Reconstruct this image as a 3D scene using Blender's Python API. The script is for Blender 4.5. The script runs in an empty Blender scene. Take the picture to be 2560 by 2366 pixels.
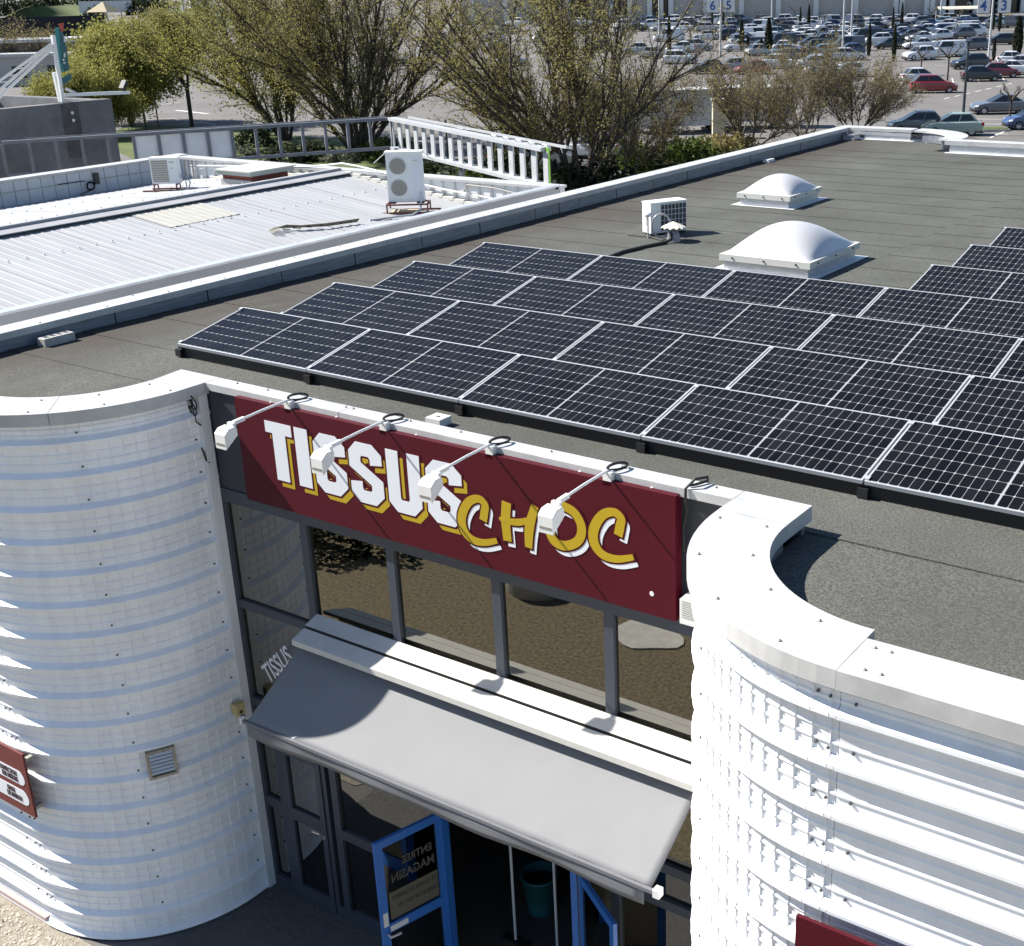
import bpy, bmesh, math, random
import numpy as np
from mathutils import Vector, Matrix
random.seed(7)
rng = np.random.default_rng(7)
S = bpy.context.scene
COL = S.collection
R = math.radians

# ------------------------------------------------------------------ camera
CAM = np.array([10.36, -7.9505, 9.9696])
YAW, PITCH, ROLL, FPX = -0.599745530, -0.368245937, -0.0232474616, 3150.01441
_f = np.array([math.sin(YAW)*math.cos(PITCH), math.cos(YAW)*math.cos(PITCH), math.sin(PITCH)])
_r = np.array([math.cos(YAW), -math.sin(YAW), 0.0]); _u = np.cross(_r, _f)
_c, _s = math.cos(ROLL), math.sin(ROLL)
RGT, UP, FWD = _c*_r + _s*_u, -_s*_r + _c*_u, _f
cd = bpy.data.cameras.new('camera'); cam = bpy.data.objects.new('camera', cd); COL.objects.link(cam)
m = Matrix.Identity(4)
for i in range(3):
    m[i][0], m[i][1], m[i][2], m[i][3] = RGT[i], UP[i], -FWD[i], CAM[i]
cam.matrix_world = m
cd.sensor_fit = 'HORIZONTAL'; cd.sensor_width = 36; cd.lens = FPX/2560*36
cd.shift_x = (1280-1515.425)/2560; cd.shift_y = -(1183-1181.566)/2560
cd.clip_start = .1; cd.clip_end = 3000
S.camera = cam
# ------------------------------------------------------------------ light
SUN = np.array([1.06, 0.30, -1.0]); SUN = SUN/np.linalg.norm(SUN)
W = bpy.data.worlds.new('World'); S.world = W; W.use_nodes = True
wn = W.node_tree.nodes; wl = W.node_tree.links
sky = wn.new('ShaderNodeTexSky'); sky.sky_type = 'NISHITA'; sky.sun_disc = False
sky.dust_density = .2; sky.ozone_density = 3.5; sky.sun_elevation = math.asin(-SUN[2]); sky.sun_rotation = math.atan2(-SUN[0], -SUN[1])
bg = wn['Background']; bg.inputs[1].default_value = 0.06
wl.new(sky.outputs[0], bg.inputs[0])
sl = bpy.data.lights.new('sun', 'SUN'); sl.energy = 4.6; sl.angle = R(0.53); sl.color = (1, .955, .89)
so = bpy.data.objects.new('sun', sl); COL.objects.link(so)
so.rotation_euler = Vector(SUN).to_track_quat('-Z', 'Y').to_euler()
S.view_settings.view_transform = 'Standard'; S.view_settings.look = 'None'
S.view_settings.exposure = 1.30; S.view_settings.gamma = 1
S.view_settings.use_curve_mapping = False

# ------------------------------------------------------------------ helpers
def cam_hit(px, py):
    return FWD + RGT*((px-1515.425)/FPX) - UP*((py-1181.566)/FPX)
RH = np.array([math.cos(YAW), -math.sin(YAW), 0.]); FH = np.array([math.sin(YAW), math.cos(YAW), 0.])
def gz(d):                       # ground height at depth d from the viewpoint
    return 0.0 if d < 125 else .02*(d-125)
def AD(a, d):                    # lot-aligned position (right, away) -> world
    p = CAM + RH*a + FH*d
    return (p[0], p[1], gz(d))
def G(px, py):                   # where the view through a photo pixel meets the terrain
    v = cam_hit(px, py); s = -v[2]/(v@FH); D = CAM[2]/s if s > 1e-6 else 1e9
    if D > 125: D = (CAM[2]+2.5)/(s+.02)
    P = CAM + v*(D/(v@FH)); return (P[0], P[1], gz(D)), D

MATS = {}
def mat(name, col, rough=.6, metal=0., var=0., vscale=3., bump=0., bscale=40., col2=None, spec=.5, coat=0., detail=6., stretch=None, obj=False):
    if name in MATS: return MATS[name]
    M = bpy.data.materials.new(name); M.use_nodes = True; MATS[name] = M
    n = M.node_tree.nodes; l = M.node_tree.links; b = n['Principled BSDF']
    b.inputs['Roughness'].default_value = rough; b.inputs['Metallic'].default_value = metal
    b.inputs['Specular IOR Level'].default_value = spec
    b.inputs['Coat Weight'].default_value = coat; b.inputs['Coat Roughness'].default_value = .05
    b.inputs['Base Color'].default_value = (*col, 1)
    if var or bump or col2:
        tc = n.new('ShaderNodeTexCoord'); src = tc.outputs['Object'] if obj else None
        if not obj:
            ge = n.new('ShaderNodeNewGeometry'); src = ge.outputs['Position']
        if stretch:
            mp = n.new('ShaderNodeMapping'); mp.inputs['Scale'].default_value = stretch; l.new(src, mp.inputs[0]); src = mp.outputs[0]
    if var or col2:
        t = n.new('ShaderNodeTexNoise'); t.inputs['Scale'].default_value = vscale; t.inputs['Detail'].default_value = detail; t.inputs['Roughness'].default_value = .65
        l.new(src, t.inputs['Vector'])
        cr = n.new('ShaderNodeValToRGB'); cr.color_ramp.elements[0].position = .33; cr.color_ramp.elements[1].position = .67
        c2 = col2 if col2 else tuple(min(1, c*(1+var)) for c in col)
        c1 = col if col2 else tuple(c*(1-var) for c in col)
        cr.color_ramp.elements[0].color = (*c1, 1); cr.color_ramp.elements[1].color = (*c2, 1)
        l.new(t.outputs[0], cr.inputs[0]); l.new(cr.outputs[0], b.inputs['Base Color'])
    if bump:
        t2 = n.new('ShaderNodeTexNoise'); t2.inputs['Scale'].default_value = bscale; t2.inputs['Detail'].default_value = 4
        l.new(src, t2.inputs['Vector'])
        bp = n.new('ShaderNodeBump'); bp.inputs['Strength'].default_value = bump; bp.inputs['Distance'].default_value = .02
        l.new(t2.outputs[0], bp.inputs['Height']); l.new(bp.outputs[0], b.inputs['Normal'])
    return M

class MB:
    def __init__(s): s.v = []; s.f = []
    def add(s, vs, fs):
        o = len(s.v); s.v += [tuple(map(float, p)) for p in vs]; s.f += [tuple(o+i for i in f) for f in fs]; return s
    def box(s, x0, x1, y0, y1, z0, z1):
        return s.add([(x0,y0,z0),(x1,y0,z0),(x1,y1,z0),(x0,y1,z0),(x0,y0,z1),(x1,y0,z1),(x1,y1,z1),(x0,y1,z1)],
              [(3,2,1,0),(4,5,6,7),(0,1,5,4),(1,2,6,5),(2,3,7,6),(3,0,4,7)])
    def hexa(s, b, t):
        return s.add(list(b)+list(t), [(3,2,1,0),(4,5,6,7),(0,1,5,4),(1,2,6,5),(2,3,7,6),(3,0,4,7)])
    def bar(s, p, q, w, h=None, up=(0,0,1)):
        p, q = Vector(p), Vector(q); d = (q-p).normalized(); u = Vector(up)
        if abs(d.dot(u)) > .95: u = Vector((0,1,0))
        x = d.cross(u).normalized(); y = x.cross(d); h = h or w
        c = [x*(-w/2)+y*(-h/2), x*(w/2)+y*(-h/2), x*(w/2)+y*(h/2), x*(-w/2)+y*(h/2)]
        return s.hexa([p+k for k in c], [q+k for k in c])
    def tube(s, pts, r, n=8, cap=True):
        pts = [Vector(p) for p in pts]; rs = r if isinstance(r, (list, tuple)) else [r]*len(pts)
        vs = []; fs = []; px = None
        for i, p in enumerate(pts):
            d = (pts[min(i+1, len(pts)-1)]-pts[max(i-1, 0)]).normalized()
            if px is None:
                u = Vector((0,0,1)) if abs(d.z) < .9 else Vector((1,0,0)); px = d.cross(u).normalized()
            else: px = (px - d*px.dot(d)).normalized()
            py = d.cross(px)
            for k in range(n):
                a = 2*math.pi*k/n; vs.append(p + px*math.cos(a)*rs[i] + py*math.sin(a)*rs[i])
        for i in range(len(pts)-1):
            for k in range(n):
                a, b = i*n+k, i*n+(k+1) % n; fs.append((a, b, b+n, a+n))
        if cap: fs += [tuple(range(n))[::-1], tuple(range((len(pts)-1)*n, len(pts)*n))]
        return s.add(vs, fs)
    def lathe(s, prof, c=(0,0,0), n=16, ax='z'):
        vs = []; fs = []
        for r, h in prof:
            for k in range(n):
                a = 2*math.pi*k/n; x, y = r*math.cos(a), r*math.sin(a)
                v = (x, y, h) if ax == 'z' else ((x, h, y) if ax == 'y' else (h, x, y))
                vs.append((v[0]+c[0], v[1]+c[1], v[2]+c[2]))
        for i in range(len(prof)-1):
            for k in range(n):
                a, b = i*n+k, i*n+(k+1) % n; fs.append((a, b, b+n, a+n))
        return s.add(vs, fs)
    def prism(s, poly, fn0, fn1):     # extrude a 2-D polygon between two mappings
        n = len(poly); vs = [fn0(*p) for p in poly]+[fn1(*p) for p in poly]
        return s.add(vs, [tuple(range(n))[::-1], tuple(range(n, 2*n))]+[(i, (i+1) % n, n+(i+1) % n, n+i) for i in range(n)])
    def grid(s, rows, closed=False):
        n = len(rows[0]); vs = [p for r in rows for p in r]; fs = []
        for i in range(len(rows)-1):
            for k in range(n if closed else n-1):
                a, b = i*n+k, i*n+(k+1) % n; fs.append((a, b, b+n, a+n))
        return s.add(vs, fs)
    def mesh(s, name, m, smooth=False, off=(0,0,0), fix=True):
        me = bpy.data.meshes.new(name)
        vs = [(p[0]-off[0], p[1]-off[1], p[2]-off[2]) for p in s.v] if any(off) else s.v
        me.from_pydata(vs, [], s.f)
        if fix:
            bm = bmesh.new(); bm.from_mesh(me); bmesh.ops.recalc_face_normals(bm, faces=bm.faces); bm.to_mesh(me); bm.free()
        for k in (m if isinstance(m, (list, tuple)) else [m]): me.materials.append(k)
        if smooth:
            me.polygons.foreach_set('use_smooth', [True]*len(me.polygons))
        me.update(); return me
    def build(s, name, m, parent=None, smooth=False, local=False, fix=True):
        off = (0,0,0)
        if parent is not None and not local:
            p = parent
            while p.parent: p = p.parent
            off = tuple(p.location)
        o = bpy.data.objects.new(name, s.mesh(name, m, smooth, off, fix)); COL.objects.link(o)
        if parent is not None: o.parent = parent
        return o

def tag(o, label, cat, group=None, kind=None):
    if label: o['label'] = label
    if cat: o['category'] = cat
    if group: o['group'] = group
    if kind: o['kind'] = kind
    return o
def thing(name, label, cat, loc=(0,0,0), rz=0., group=None):
    o = bpy.data.objects.new(name, None); COL.objects.link(o); o.empty_display_size = .1
    o.location = loc; o.rotation_euler = (0,0,rz); return tag(o, label, cat, group)
def struct(name, mb, m, smooth=False, fix=True):
    o = mb.build(name, m, None, smooth, fix=fix); o['kind'] = 'structure'; return o
KIDS = {}
def dup(root, loc, rz=0., label=None, group=None, scale=None, remat=None):
    def cp(o, par):
        c = o.copy(); COL.objects.link(c)
        if par is not None: c.parent = par
        for k in o.children: cp(k, c)
        return c
    c = cp(root, None); c.location = loc; c.rotation_euler = (0,0,rz)
    if scale: c.scale = scale
    if label: c['label'] = label
    if group: c['group'] = group
    return c
def text_mesh(txt, size, name, m, parent, M4, squeeze=1., depth=.0015, align='LEFT', shear=0.):
    cu = bpy.data.curves.new(name, 'FONT'); cu.body = txt; cu.size = size; cu.extrude = depth; cu.align_x = align; cu.shear = shear; cu.space_line = .85
    cu.offset = size*.018; cu.resolution_u = 3
    t = bpy.data.objects.new(name, cu); COL.objects.link(t)
    dg = bpy.context.evaluated_depsgraph_get(); me = bpy.data.meshes.new_from_object(t.evaluated_get(dg))
    bpy.data.objects.remove(t); bpy.data.curves.remove(cu)
    me.transform(M4 @ Matrix.Diagonal((squeeze, 1, 1, 1))); me.materials.clear(); me.materials.append(m)
    o = bpy.data.objects.new(name, me); COL.objects.link(o)
    if parent is not None:
        p = parent
        while p.parent: p = p.parent
        me.transform(Matrix.Translation(-Vector(p.location))); o.parent = parent
    return o
def axes(o, x, y):               # matrix with text right = x, text up = y
    x = Vector(x).normalized(); y = Vector(y).normalized(); z = x.cross(y)
    m = Matrix.Identity(4)
    for i in range(3): m[i][0], m[i][1], m[i][2], m[i][3] = x[i], y[i], z[i], o[i]
    return m
NTH = ['first','second','third','fourth','fifth','sixth','seventh','eighth','ninth','tenth','eleventh','twelfth','thirteenth','fourteenth','fifteenth','sixteenth','seventeenth','eighteenth','nineteenth','twentieth','twenty-first','twenty-second','twenty-third','twenty-fourth','twenty-fifth','twenty-sixth','twenty-seventh','twenty-eighth','twenty-ninth','thirtieth']

# ------------------------------------------------------------------ materials
white = mat('white_metal', (.68,.69,.70), .38, var=.05, vscale=1.3, bump=.03, bscale=3)
coping_m = mat('coping_white', (.44,.44,.435), .45, var=.13, vscale=3.2, detail=10)
clad = mat('cladding_white', (.80,.81,.83), .38, var=.07, vscale=2.2, detail=9, stretch=(1.6,1.6,.5))
charcoal = mat('charcoal_metal', (.028,.033,.043), .45)
frame_m = mat('frame_grey', (.045,.054,.072), .42)
maroon = mat('maroon_panel', (.066,.0035,.010), .5, spec=.2)
letter_w = mat('letter_white', (.66,.68,.72), .5)
letter_y = mat('letter_yellow', (.40,.275,.006), .5)
blue = mat('blue_paint', (.026,.13,.42), .35)
black = mat('black_rubber', (.012,.012,.013), .6)
dark = mat('dark_void', (.02,.018,.016), .9)
lampw = mat('lamp_white', (.66,.66,.64), .4)
alu = mat('bare_aluminium', (.56,.57,.58), .38, .55, var=.15, vscale=6, stretch=(1,1,6))
flash = mat('flashing_grey', (.21,.225,.25), .45, .35, var=.25, vscale=4, stretch=(3,.6,9), bump=.12, bscale=6)
galv = mat('galvanised', (.50,.52,.54), .45, .4, var=.1)
rust = mat('rusty_steel', (.16,.055,.035), .75, var=.4, vscale=20)
wood = mat('raw_wood', (.55,.46,.30), .8, var=.15, vscale=12)
concrete = mat('concrete', (.36,.35,.32), .9, var=.15, vscale=3, bump=.3, bscale=30)
beige = mat('beige_plastic', (.52,.43,.20), .5)
ac_w = mat('unit_white', (.70,.71,.70), .45, var=.05, vscale=5)
grille_m = mat('grille_grey', (.30,.29,.25), .6)
grille_d = mat('grille_dark', (.035,.04,.05), .6)
steel = mat('steel', (.6,.6,.6), .3, .9)
teal = mat('teal_plastic', (.02,.12,.13), .5)
carton = mat('carton', (.38,.27,.14), .85, var=.1)
awn = mat('awning_fabric', (.19,.193,.197), .7, var=.03, vscale=2.5, bump=.25, bscale=900)
valance_m = mat('valance_fabric', (.14,.143,.155), .7)
orange = mat('orange_lens', (.8,.2,.02), .3)

# bitumen roof: mineral felt with speckle and a brown tide mark along the parapet
def roof_mat():
    M = bpy.data.materials.new('mineral_felt'); M.use_nodes = True; n = M.node_tree.nodes; l = M.node_tree.links; b = n['Principled BSDF']
    b.inputs['Roughness'].default_value = .92; b.inputs['Specular IOR Level'].default_value = .25
    g = n.new('ShaderNodeNewGeometry')
    def noise(sc, de=5, st=None):
        t = n.new('ShaderNodeTexNoise'); t.inputs['Scale'].default_value = sc; t.inputs['Detail'].default_value = de; t.inputs['Roughness'].default_value = .6
        s = g.outputs['Position']
        if st:
            mp = n.new('ShaderNodeMapping'); mp.inputs['Scale'].default_value = st; l.new(s, mp.inputs[0]); s = mp.outputs[0]
        l.new(s, t.inputs['Vector']); return t.outputs[0]
    def ramp(f, p0, c0, p1, c1):
        r = n.new('ShaderNodeValToRGB'); r.color_ramp.elements[0].position = p0; r.color_ramp.elements[1].position = p1
        r.color_ramp.elements[0].color = (*c0, 1); r.color_ramp.elements[1].color = (*c1, 1); l.new(f, r.inputs[0]); return r.outputs[0]
    def mix(f, a, b_, bt='MIX'):
        x = n.new('ShaderNodeMix'); x.data_type = 'RGBA'; x.blend_type = bt
        if isinstance(f, float): x.inputs[0].default_value = f
        else: l.new(f, x.inputs[0])
        for s, k in ((a, 6), (b_, 7)):
            if isinstance(s, tuple): x.inputs[k].default_value = (*s, 1)
            else: l.new(s, x.inputs[k])
        return x.outputs[2]
    base = ramp(noise(.55, 6), .3, (.066,.068,.0625), .7, (.102,.105,.097))
    sp = ramp(noise(55, 2), .36, (.45,.45,.45), .66, (1.6,1.58,1.5)); base = mix(.62, base, sp, 'MULTIPLY')
    sp2 = ramp(noise(170, 1), .35, (.5,.5,.5), .68, (1.55,1.55,1.45)); base = mix(.5, base, sp2, 'MULTIPLY')
    sep = n.new('ShaderNodeSeparateXYZ'); l.new(g.outputs['Position'], sep.inputs[0])
    wob = n.new('ShaderNodeMath'); wob.operation = 'MULTIPLY_ADD'; l.new(noise(.9, 6, (1,.45,1)), wob.inputs[0]); wob.inputs[1].default_value = -3.4; l.new(sep.outputs[0], wob.inputs[2])
    st = ramp(wob.outputs[0], 0., (1,1,1), 1., (0,0,0)); rr = st.node
    mr = n.new('ShaderNodeMapRange'); mr.inputs[1].default_value = -5.6; mr.inputs[2].default_value = -3.3; mr.inputs[3].default_value = .85; mr.inputs[4].default_value = 0
    l.new(wob.outputs[0], mr.inputs[0])
    base = mix(mr.outputs[0], base, (.048,.036,.028))
    pt = ramp(noise(1.7, 7, (1,.5,1)), .60, (0,0,0), .72, (1,1,1)); 
    mr2 = n.new('ShaderNodeMath'); mr2.operation = 'MULTIPLY'; mr2.inputs[1].default_value = .35; l.new(pt, mr2.inputs[0])
    base = mix(mr2.outputs[0], base, (.13,.131,.122))
    pd = ramp(noise(.42, 8, (1,.8,1)), .50, (0,0,0), .60, (1,1,1)); m3 = n.new('ShaderNodeMath'); m3.operation = 'MULTIPLY'; m3.inputs[1].default_value = .30; l.new(pd, m3.inputs[0])
    base = mix(m3.outputs[0], base, (.060,.060,.053))
    dk = ramp(noise(2.6, 8, (1,.35,1)), .64, (0,0,0), .70, (1,1,1)); m4 = n.new('ShaderNodeMath'); m4.operation = 'MULTIPLY'; m4.inputs[1].default_value = .35; l.new(dk, m4.inputs[0])
    base = mix(m4.outputs[0], base, (.045,.043,.038))
    l.new(base, b.inputs['Base Color'])
    bp = n.new('ShaderNodeBump'); bp.inputs['Strength'].default_value = .5; bp.inputs['Distance'].default_value = .01
    l.new(noise(90, 3), bp.inputs['Height']); l.new(bp.outputs[0], b.inputs['Normal']); return M
roof_m = roof_mat()

def glass_mat(name, tint, refl, rough=.0):
    M = bpy.data.materials.new(name); M.use_nodes = True; n = M.node_tree.nodes; l = M.node_tree.links
    n.remove(n['Principled BSDF']); out = n['Material Output']
    tr = n.new('ShaderNodeBsdfTransparent'); tr.inputs[0].default_value = (*tint, 1)
    gl = n.new('ShaderNodeBsdfGlossy'); gl.inputs['Roughness'].default_value = rough; gl.inputs[0].default_value = (.93,.92,.86,1)
    fr = n.new('ShaderNodeFresnel'); fr.inputs[0].default_value = 1.5
    ma = n.new('ShaderNodeMath'); ma.operation = 'ADD'; ma.use_clamp = True; ma.inputs[1].default_value = refl; l.new(fr.outputs[0], ma.inputs[0])
    mx = n.new('ShaderNodeMixShader'); l.new(ma.outputs[0], mx.inputs[0]); l.new(tr.outputs[0], mx.inputs[1]); l.new(gl.outputs[0], mx.inputs[2])
    l.new(mx.outputs[0], out.inputs[0]); return M
glass = glass_mat('tinted_glass', (.26,.25,.22), .19)
doorglass = glass_mat('door_glass', (.45,.44,.40), .14)

# ------------------------------------------------------------------ terrain and roads
asphalt = mat('car_park_asphalt', (.108,.101,.095), .95, col2=(.148,.139,.131), vscale=.22, bump=.2, bscale=30, detail=9)
grass_m = mat('lawn_green', (.04,.065,.012), .95, col2=(.10,.125,.028), vscale=.8, bump=.8, bscale=9)
drygrass = mat('dry_grass', (.10,.08,.048), 1., col2=(.29,.235,.145), vscale=16, bump=1., bscale=90, detail=9)
gravel = mat('sandy_gravel', (.20,.17,.13), 1., col2=(.36,.33,.27), vscale=14, bump=1., bscale=45)
apron = mat('entrance_asphalt', (.07,.069,.066), .95, col2=(.12,.118,.114), vscale=26, bump=.5, bscale=120)
paint = mat('road_paint', (.62,.61,.58), .8, var=.2, vscale=2)
tb = MB(); rows = []
ds = [-60,-20,0,10,20,30,40,60,80,100,125,150,180,220,260,300,350,420,520,700,1000,1500]
for d in ds:
    rows.append([tuple(np.array(AD(a, d))) for a in (-900,-500,-300,-200,-130,-80,-50,-25,0,25,50,80,130,200,300,500,900)])
for r in rows: tb.v += r
n_ = len(rows[0])
for i in range(len(rows)-1):
    for k in range(n_-1):
        a = i*n_+k; tb.f.append((a, a+1, a+n_+1, a+n_))
struct('ground', tb, asphalt)
def flat(name, pts, m, z=.004, d0=None):
    b = MB(); b.add([(p[0], p[1], (p[2] if len(p) > 2 else 0)+z) for p in pts], [tuple(range(len(pts)))]); return struct(name, b, m)
flat('dry_lawn', [(-40,-40),(40,-40),(40,-2.9),(-.3,-2.9),(-3,-2.2),(-40,-2.2)], drygrass)
flat('gravel_strip', [(-40,-3.3),(-.9,-3.3),(-.25,-2.4),(-.6,-1.9),(-4.3,-1.9),(-40,-1.9)], gravel, .008)
flat('entrance_pavement', [(-.55,-2.9),(-.3,-1.9),(-.3,.0),(6.4,.0),(6.5,-1.9),(16,-2.0),(16,-2.9)], apron, .012)
pt = [(.5+.62*math.cos(a)*(1+.13*math.sin(3*a+1)), -7.55+.5*math.sin(a)*(1+.12*math.cos(4*a))) for a in np.linspace(0, 2*math.pi, 22)[:-1]]
cp = MB(); cp.prism(pt, lambda x, y: (x, y, .0), lambda x, y: (x, y, .03)); tag(cp.build('concrete_patch', mat('pale_concrete', (.55,.53,.49), .9, var=.12, vscale=5)), 'pale cracked concrete slab in the dry grass mirrored in the right window', 'slab')
pk = thing('planter_ring', 'round stone planter kerb in the dry lawn mirrored under the sign', 'planter', (-2.1,-8.1,0))
MB().lathe([(.62,0),(.62,.26),(.5,.26),(.5,.05)], (-2.1,-8.1,0), 28).build('kerb_ring', concrete, pk)
MB().lathe([(.0,.2),(.3,.19),(.505,.12)], (-2.1,-8.1,0), 20).build('grass_fill', grass_m, pk)

# ------------------------------------------------------------------ the shop
shop = thing('shop_building', 'white ribbed metal shop with rounded corners, dark glass entrance and flat felt roof', 'building', (0,0,0))
ZR, ZC = 6.0, 6.29
def zup(y): return .065*max(0., min(1., 1-(y-.5)/7.5))
RO, RI = 1.73, 1.16
CL, CR = (-1.69,-.28), (7.86,-.28)
def arc(c, r, a0, a1, n): return [(c[0]+r*math.cos(R(a0+(a1-a0)*i/n)), c[1]+r*math.sin(R(a0+(a1-a0)*i/n))) for i in range(n+1)]
# roof felt sheets: 1 m wide strips lapped one over the other
def sheet(poly, z0, z1, ax=1):
    lo = min(p[ax] for p in poly); hi = max(p[ax] for p in poly)
    f = lambda dz: (lambda x, y: (x, y, z0+(z1-z0)*((y if ax else x)-lo)/(hi-lo)+dz+zup(y)))
    MB().prism(poly, f(-.02), f(0)).build('roof_sheet', roof_m, shop)
y = .12; k = 0
while y < 22.9:
    y1 = min(y+1.0+.04*math.sin(k*3.1), 22.9)
    for x0, x1, s in ((-3.78, 3.1, 0), (3.108, 15, .35)):
        ya, yb = (y, y1) if not s else (min(y+s, 22.9), min(y1+s, 22.9))
        if s and k == 0: ya = y
        if yb-ya > .05: sheet([(x0,ya),(x1,ya),(x1,yb+.01),(x0,yb+.01)], ZR+.006+(.007 if s else 0), ZR-.001+(.007 if s else 0))
    y = y1; k += 1
sheet([(-3.78,22.91),(-.55,22.91)]+arc((-1.9,23.3),1.2,-18,90,10)+[(-3.78,24.55)], ZR-.001, ZR+.009)
sheet([(-3.78,.119),(-3.78,-1.5)]+arc(CL,RI+.06,-90,0,12)+[(-.47,.119)], ZR-.009, ZR+.0)
sheet([(6.64,.119)]+arc(CR,RI+.06,180,270,12)+[(15,-1.5),(15,.119)], ZR-.009, ZR+.0)
MB().box(-3.8,15,.1,22.9,5.7,5.97).build('roof_deck', dark, shop)
MB().prism([(-3.8,.099),(-3.8,-1.5)]+arc(CL,1.2,-90,0,12)+[(-.5,.099)], lambda x,y:(x,y,5.7), lambda x,y:(x,y,5.97)).build('roof_deck', dark, shop)
MB().prism([(6.66,.099)]+arc(CR,1.2,180,270,12)+[(15,-1.5),(15,.099)], lambda x,y:(x,y,5.7), lambda x,y:(x,y,5.97)).build('roof_deck', dark, shop)
MB().prism([(-3.8,22.901),(-.6,22.901)]+arc((-1.9,23.3),1.15,-18,90,10)+[(-3.8,24.5)], lambda x,y:(x,y,5.7), lambda x,y:(x,y,5.97)).build('roof_deck', dark, shop)
# hidden walls
hw = MB(); hw.box(-3.98,-3.82,-1.4,25,0,6.0); hw.box(-3.8,-1.9,24.7,24.9,0,6); hw.box(-.3,15,23.05,23.2,0,6); hw.box(14.8,15,-1.6,23,0,6)
hw.prism(arc((-1.9,23.3),1.6,0,90,10)+arc((-1.9,23.3),1.5,90,0,10), lambda x,y:(x,y,0), lambda x,y:(x,y,6)).build('rear_wall', clad, shop)

def coping(poly, z=ZC, name='coping', drop=.125, m=None):
    # folded cap: flat top with a fascia all round
    MB().prism(poly, lambda x,y:(x,y,z-drop), lambda x,y:(x,y,z)).build(name, m or coping_m, shop)
g = .004
# left tower: corner piece, curve, straight
coping([(-.58,.14),(.03,.14),(.03,-.28),(-.52,-.28)])
coping([(p[0], p[1]-g) for p in arc(CL,RO-.01,0,-45,10)]+[(p[0], p[1]-g) for p in arc(CL,RI,-45,0,10)], ZC-.001)
coping([(p[0]-g, p[1]-g*2) for p in arc(CL,RO-.01,-45,-90,10)]+[(p[0]-g, p[1]-g*2) for p in arc(CL,RI,-90,-45,10)], ZC)
coping([(-1.70,-2.02),(-1.70,-1.57),(-4.08,-1.57),(-4.08,-2.02)])
coping([(6.13,-.28),(6.13,.14),(6.70,.14),(6.70,-.28)])
coping([(p[0], p[1]-g) for p in arc(CR,RO,180,270,22)]+[(p[0], p[1]-g) for p in arc(CR,RI,270,180,22)], ZC-.001)
x = 7.865
for L in (3.1, 3.05):
    coping([(x,-2.02),(x+L-g,-2.04),(x+L-g,-1.57),(x,-1.57)]); x += L
# facade coping, three lengths
for x0, x1 in ((.034,1.93),(1.934,5.05),(5.054,6.126)):
    coping([(x0,-.055),(x1-.004,-.055),(x1-.004,.14),(x0,.14)], ZC-.002, drop=.075)
# left parapet cap, three inner lengths, panels below
yb = [-1.566,.96,3.99,7.0,10.1,13.1,16.2,19.3,22.2,24.62]
for y0, y1 in zip(yb[:-1], yb[1:]):
    coping([(-4.08,y0),(-3.74,y0),(-3.74,y1-g),(-4.08,y1-g)], drop=.085)
pj = [-1.5,-.25,1.62,3.1,4.45,5.95,7.5,9.0,10.6,11.35,12.0,13.3,14.7,16.1,17.6,19.0,20.3,21.7,23.0,24.58]
for i, (y0, y1) in enumerate(zip(pj[:-1], pj[1:])):
    o = .004*(i % 2)
    b = MB(); b.hexa([(-3.80,y0+.012,6.0),(-3.765+o,y0+.012,6.0),(-3.765+o,y1-.008,6.0),(-3.80,y1-.008,6.0)],
                     [(-3.80,y0+.008,6.21),(-3.772+o,y0+.012,6.203),(-3.772+o,y1-.01,6.203),(-3.80,y1-.008,6.21)]); b.build('parapet_panel', flash, shop)
MB().box(-3.95,-3.81,-1.5,24.6,5.9,6.2).build('parapet_core', dark, shop)
# rear parapet
coping([(-4.08,24.62),(-3.74,24.62),(-2.0,24.62),(-2.0,25.1),(-4.08,25.1)], drop=.07)
coping([(p[0],p[1]) for p in arc((-1.9,23.38),1.74,90,-12,18)]+[(p[0],p[1]) for p in arc((-1.9,23.38),1.2,-12,90,18)], ZC-.002, drop=.05)
for x0, x1 in ((-.42,2.6),(2.604,5.7),(5.704,8.8),(8.804,12)):
    coping([(x0,22.72),(x1-g,22.72),(x1-g,23.14),(x0,23.14)], drop=.10)
rb = MB(); rb.box(-3.74,-2.0,24.60,24.618,6.12,6.20); rb.build('parapet_lip', alu, shop)
for x0, x1 in ((-3.3,-2.62),(-2.61,-2.02)): MB().box(x0,x1,24.62,24.64,6.0,6.14).build('parapet_panel', alu, shop)
for x0, x1 in ((-.3,1.2),(1.21,3.2),(3.21,5.2),(5.21,8.)): MB().box(x0,x1,22.76,22.78,6.0,6.19).build('parapet_panel', alu, shop)
MB().prism(arc((-1.9,23.38),1.28,80,-8,10)+arc((-1.9,23.38),1.24,-8,80,10), lambda x,y:(x,y,6.0), lambda x,y:(x,y,6.24)).build('parapet_panel', flash, shop)
fl = MB(); fl.box(-3.4,-1.9,24.50,24.62,6.005,6.016); fl.box(-.38,8,22.62,22.76,6.005,6.016); fl.build('base_flashing', white, shop)
# flashing behind the tower caps
for c, a0, a1 in ((CL,0,-90),(CR,180,270)):
    MB().prism(arc(c,RI+.03,a0,a1,16)+arc(c,RI+.08,a1,a0,16), lambda x,y:(x,y,5.98), lambda x,y:(x,y,6.17)).build('upstand_flashing', flash, shop)
MB().box(-4.0,-1.69,-1.62,-1.59,5.98,6.17).build('upstand_flashing', flash, shop)
MB().box(7.86,15,-1.62,-1.59,5.98,6.17).build('upstand_flashing', flash, shop)
fb = MB(); fb.box(-.55,.0,.05,.11,5.98,6.17); fb.box(6.16,6.66,.05,.11,5.98,6.17); fb.box(0,6.16,.03,.125,5.98,6.21); fb.build('upstand_flashing', flash, shop)
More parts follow.
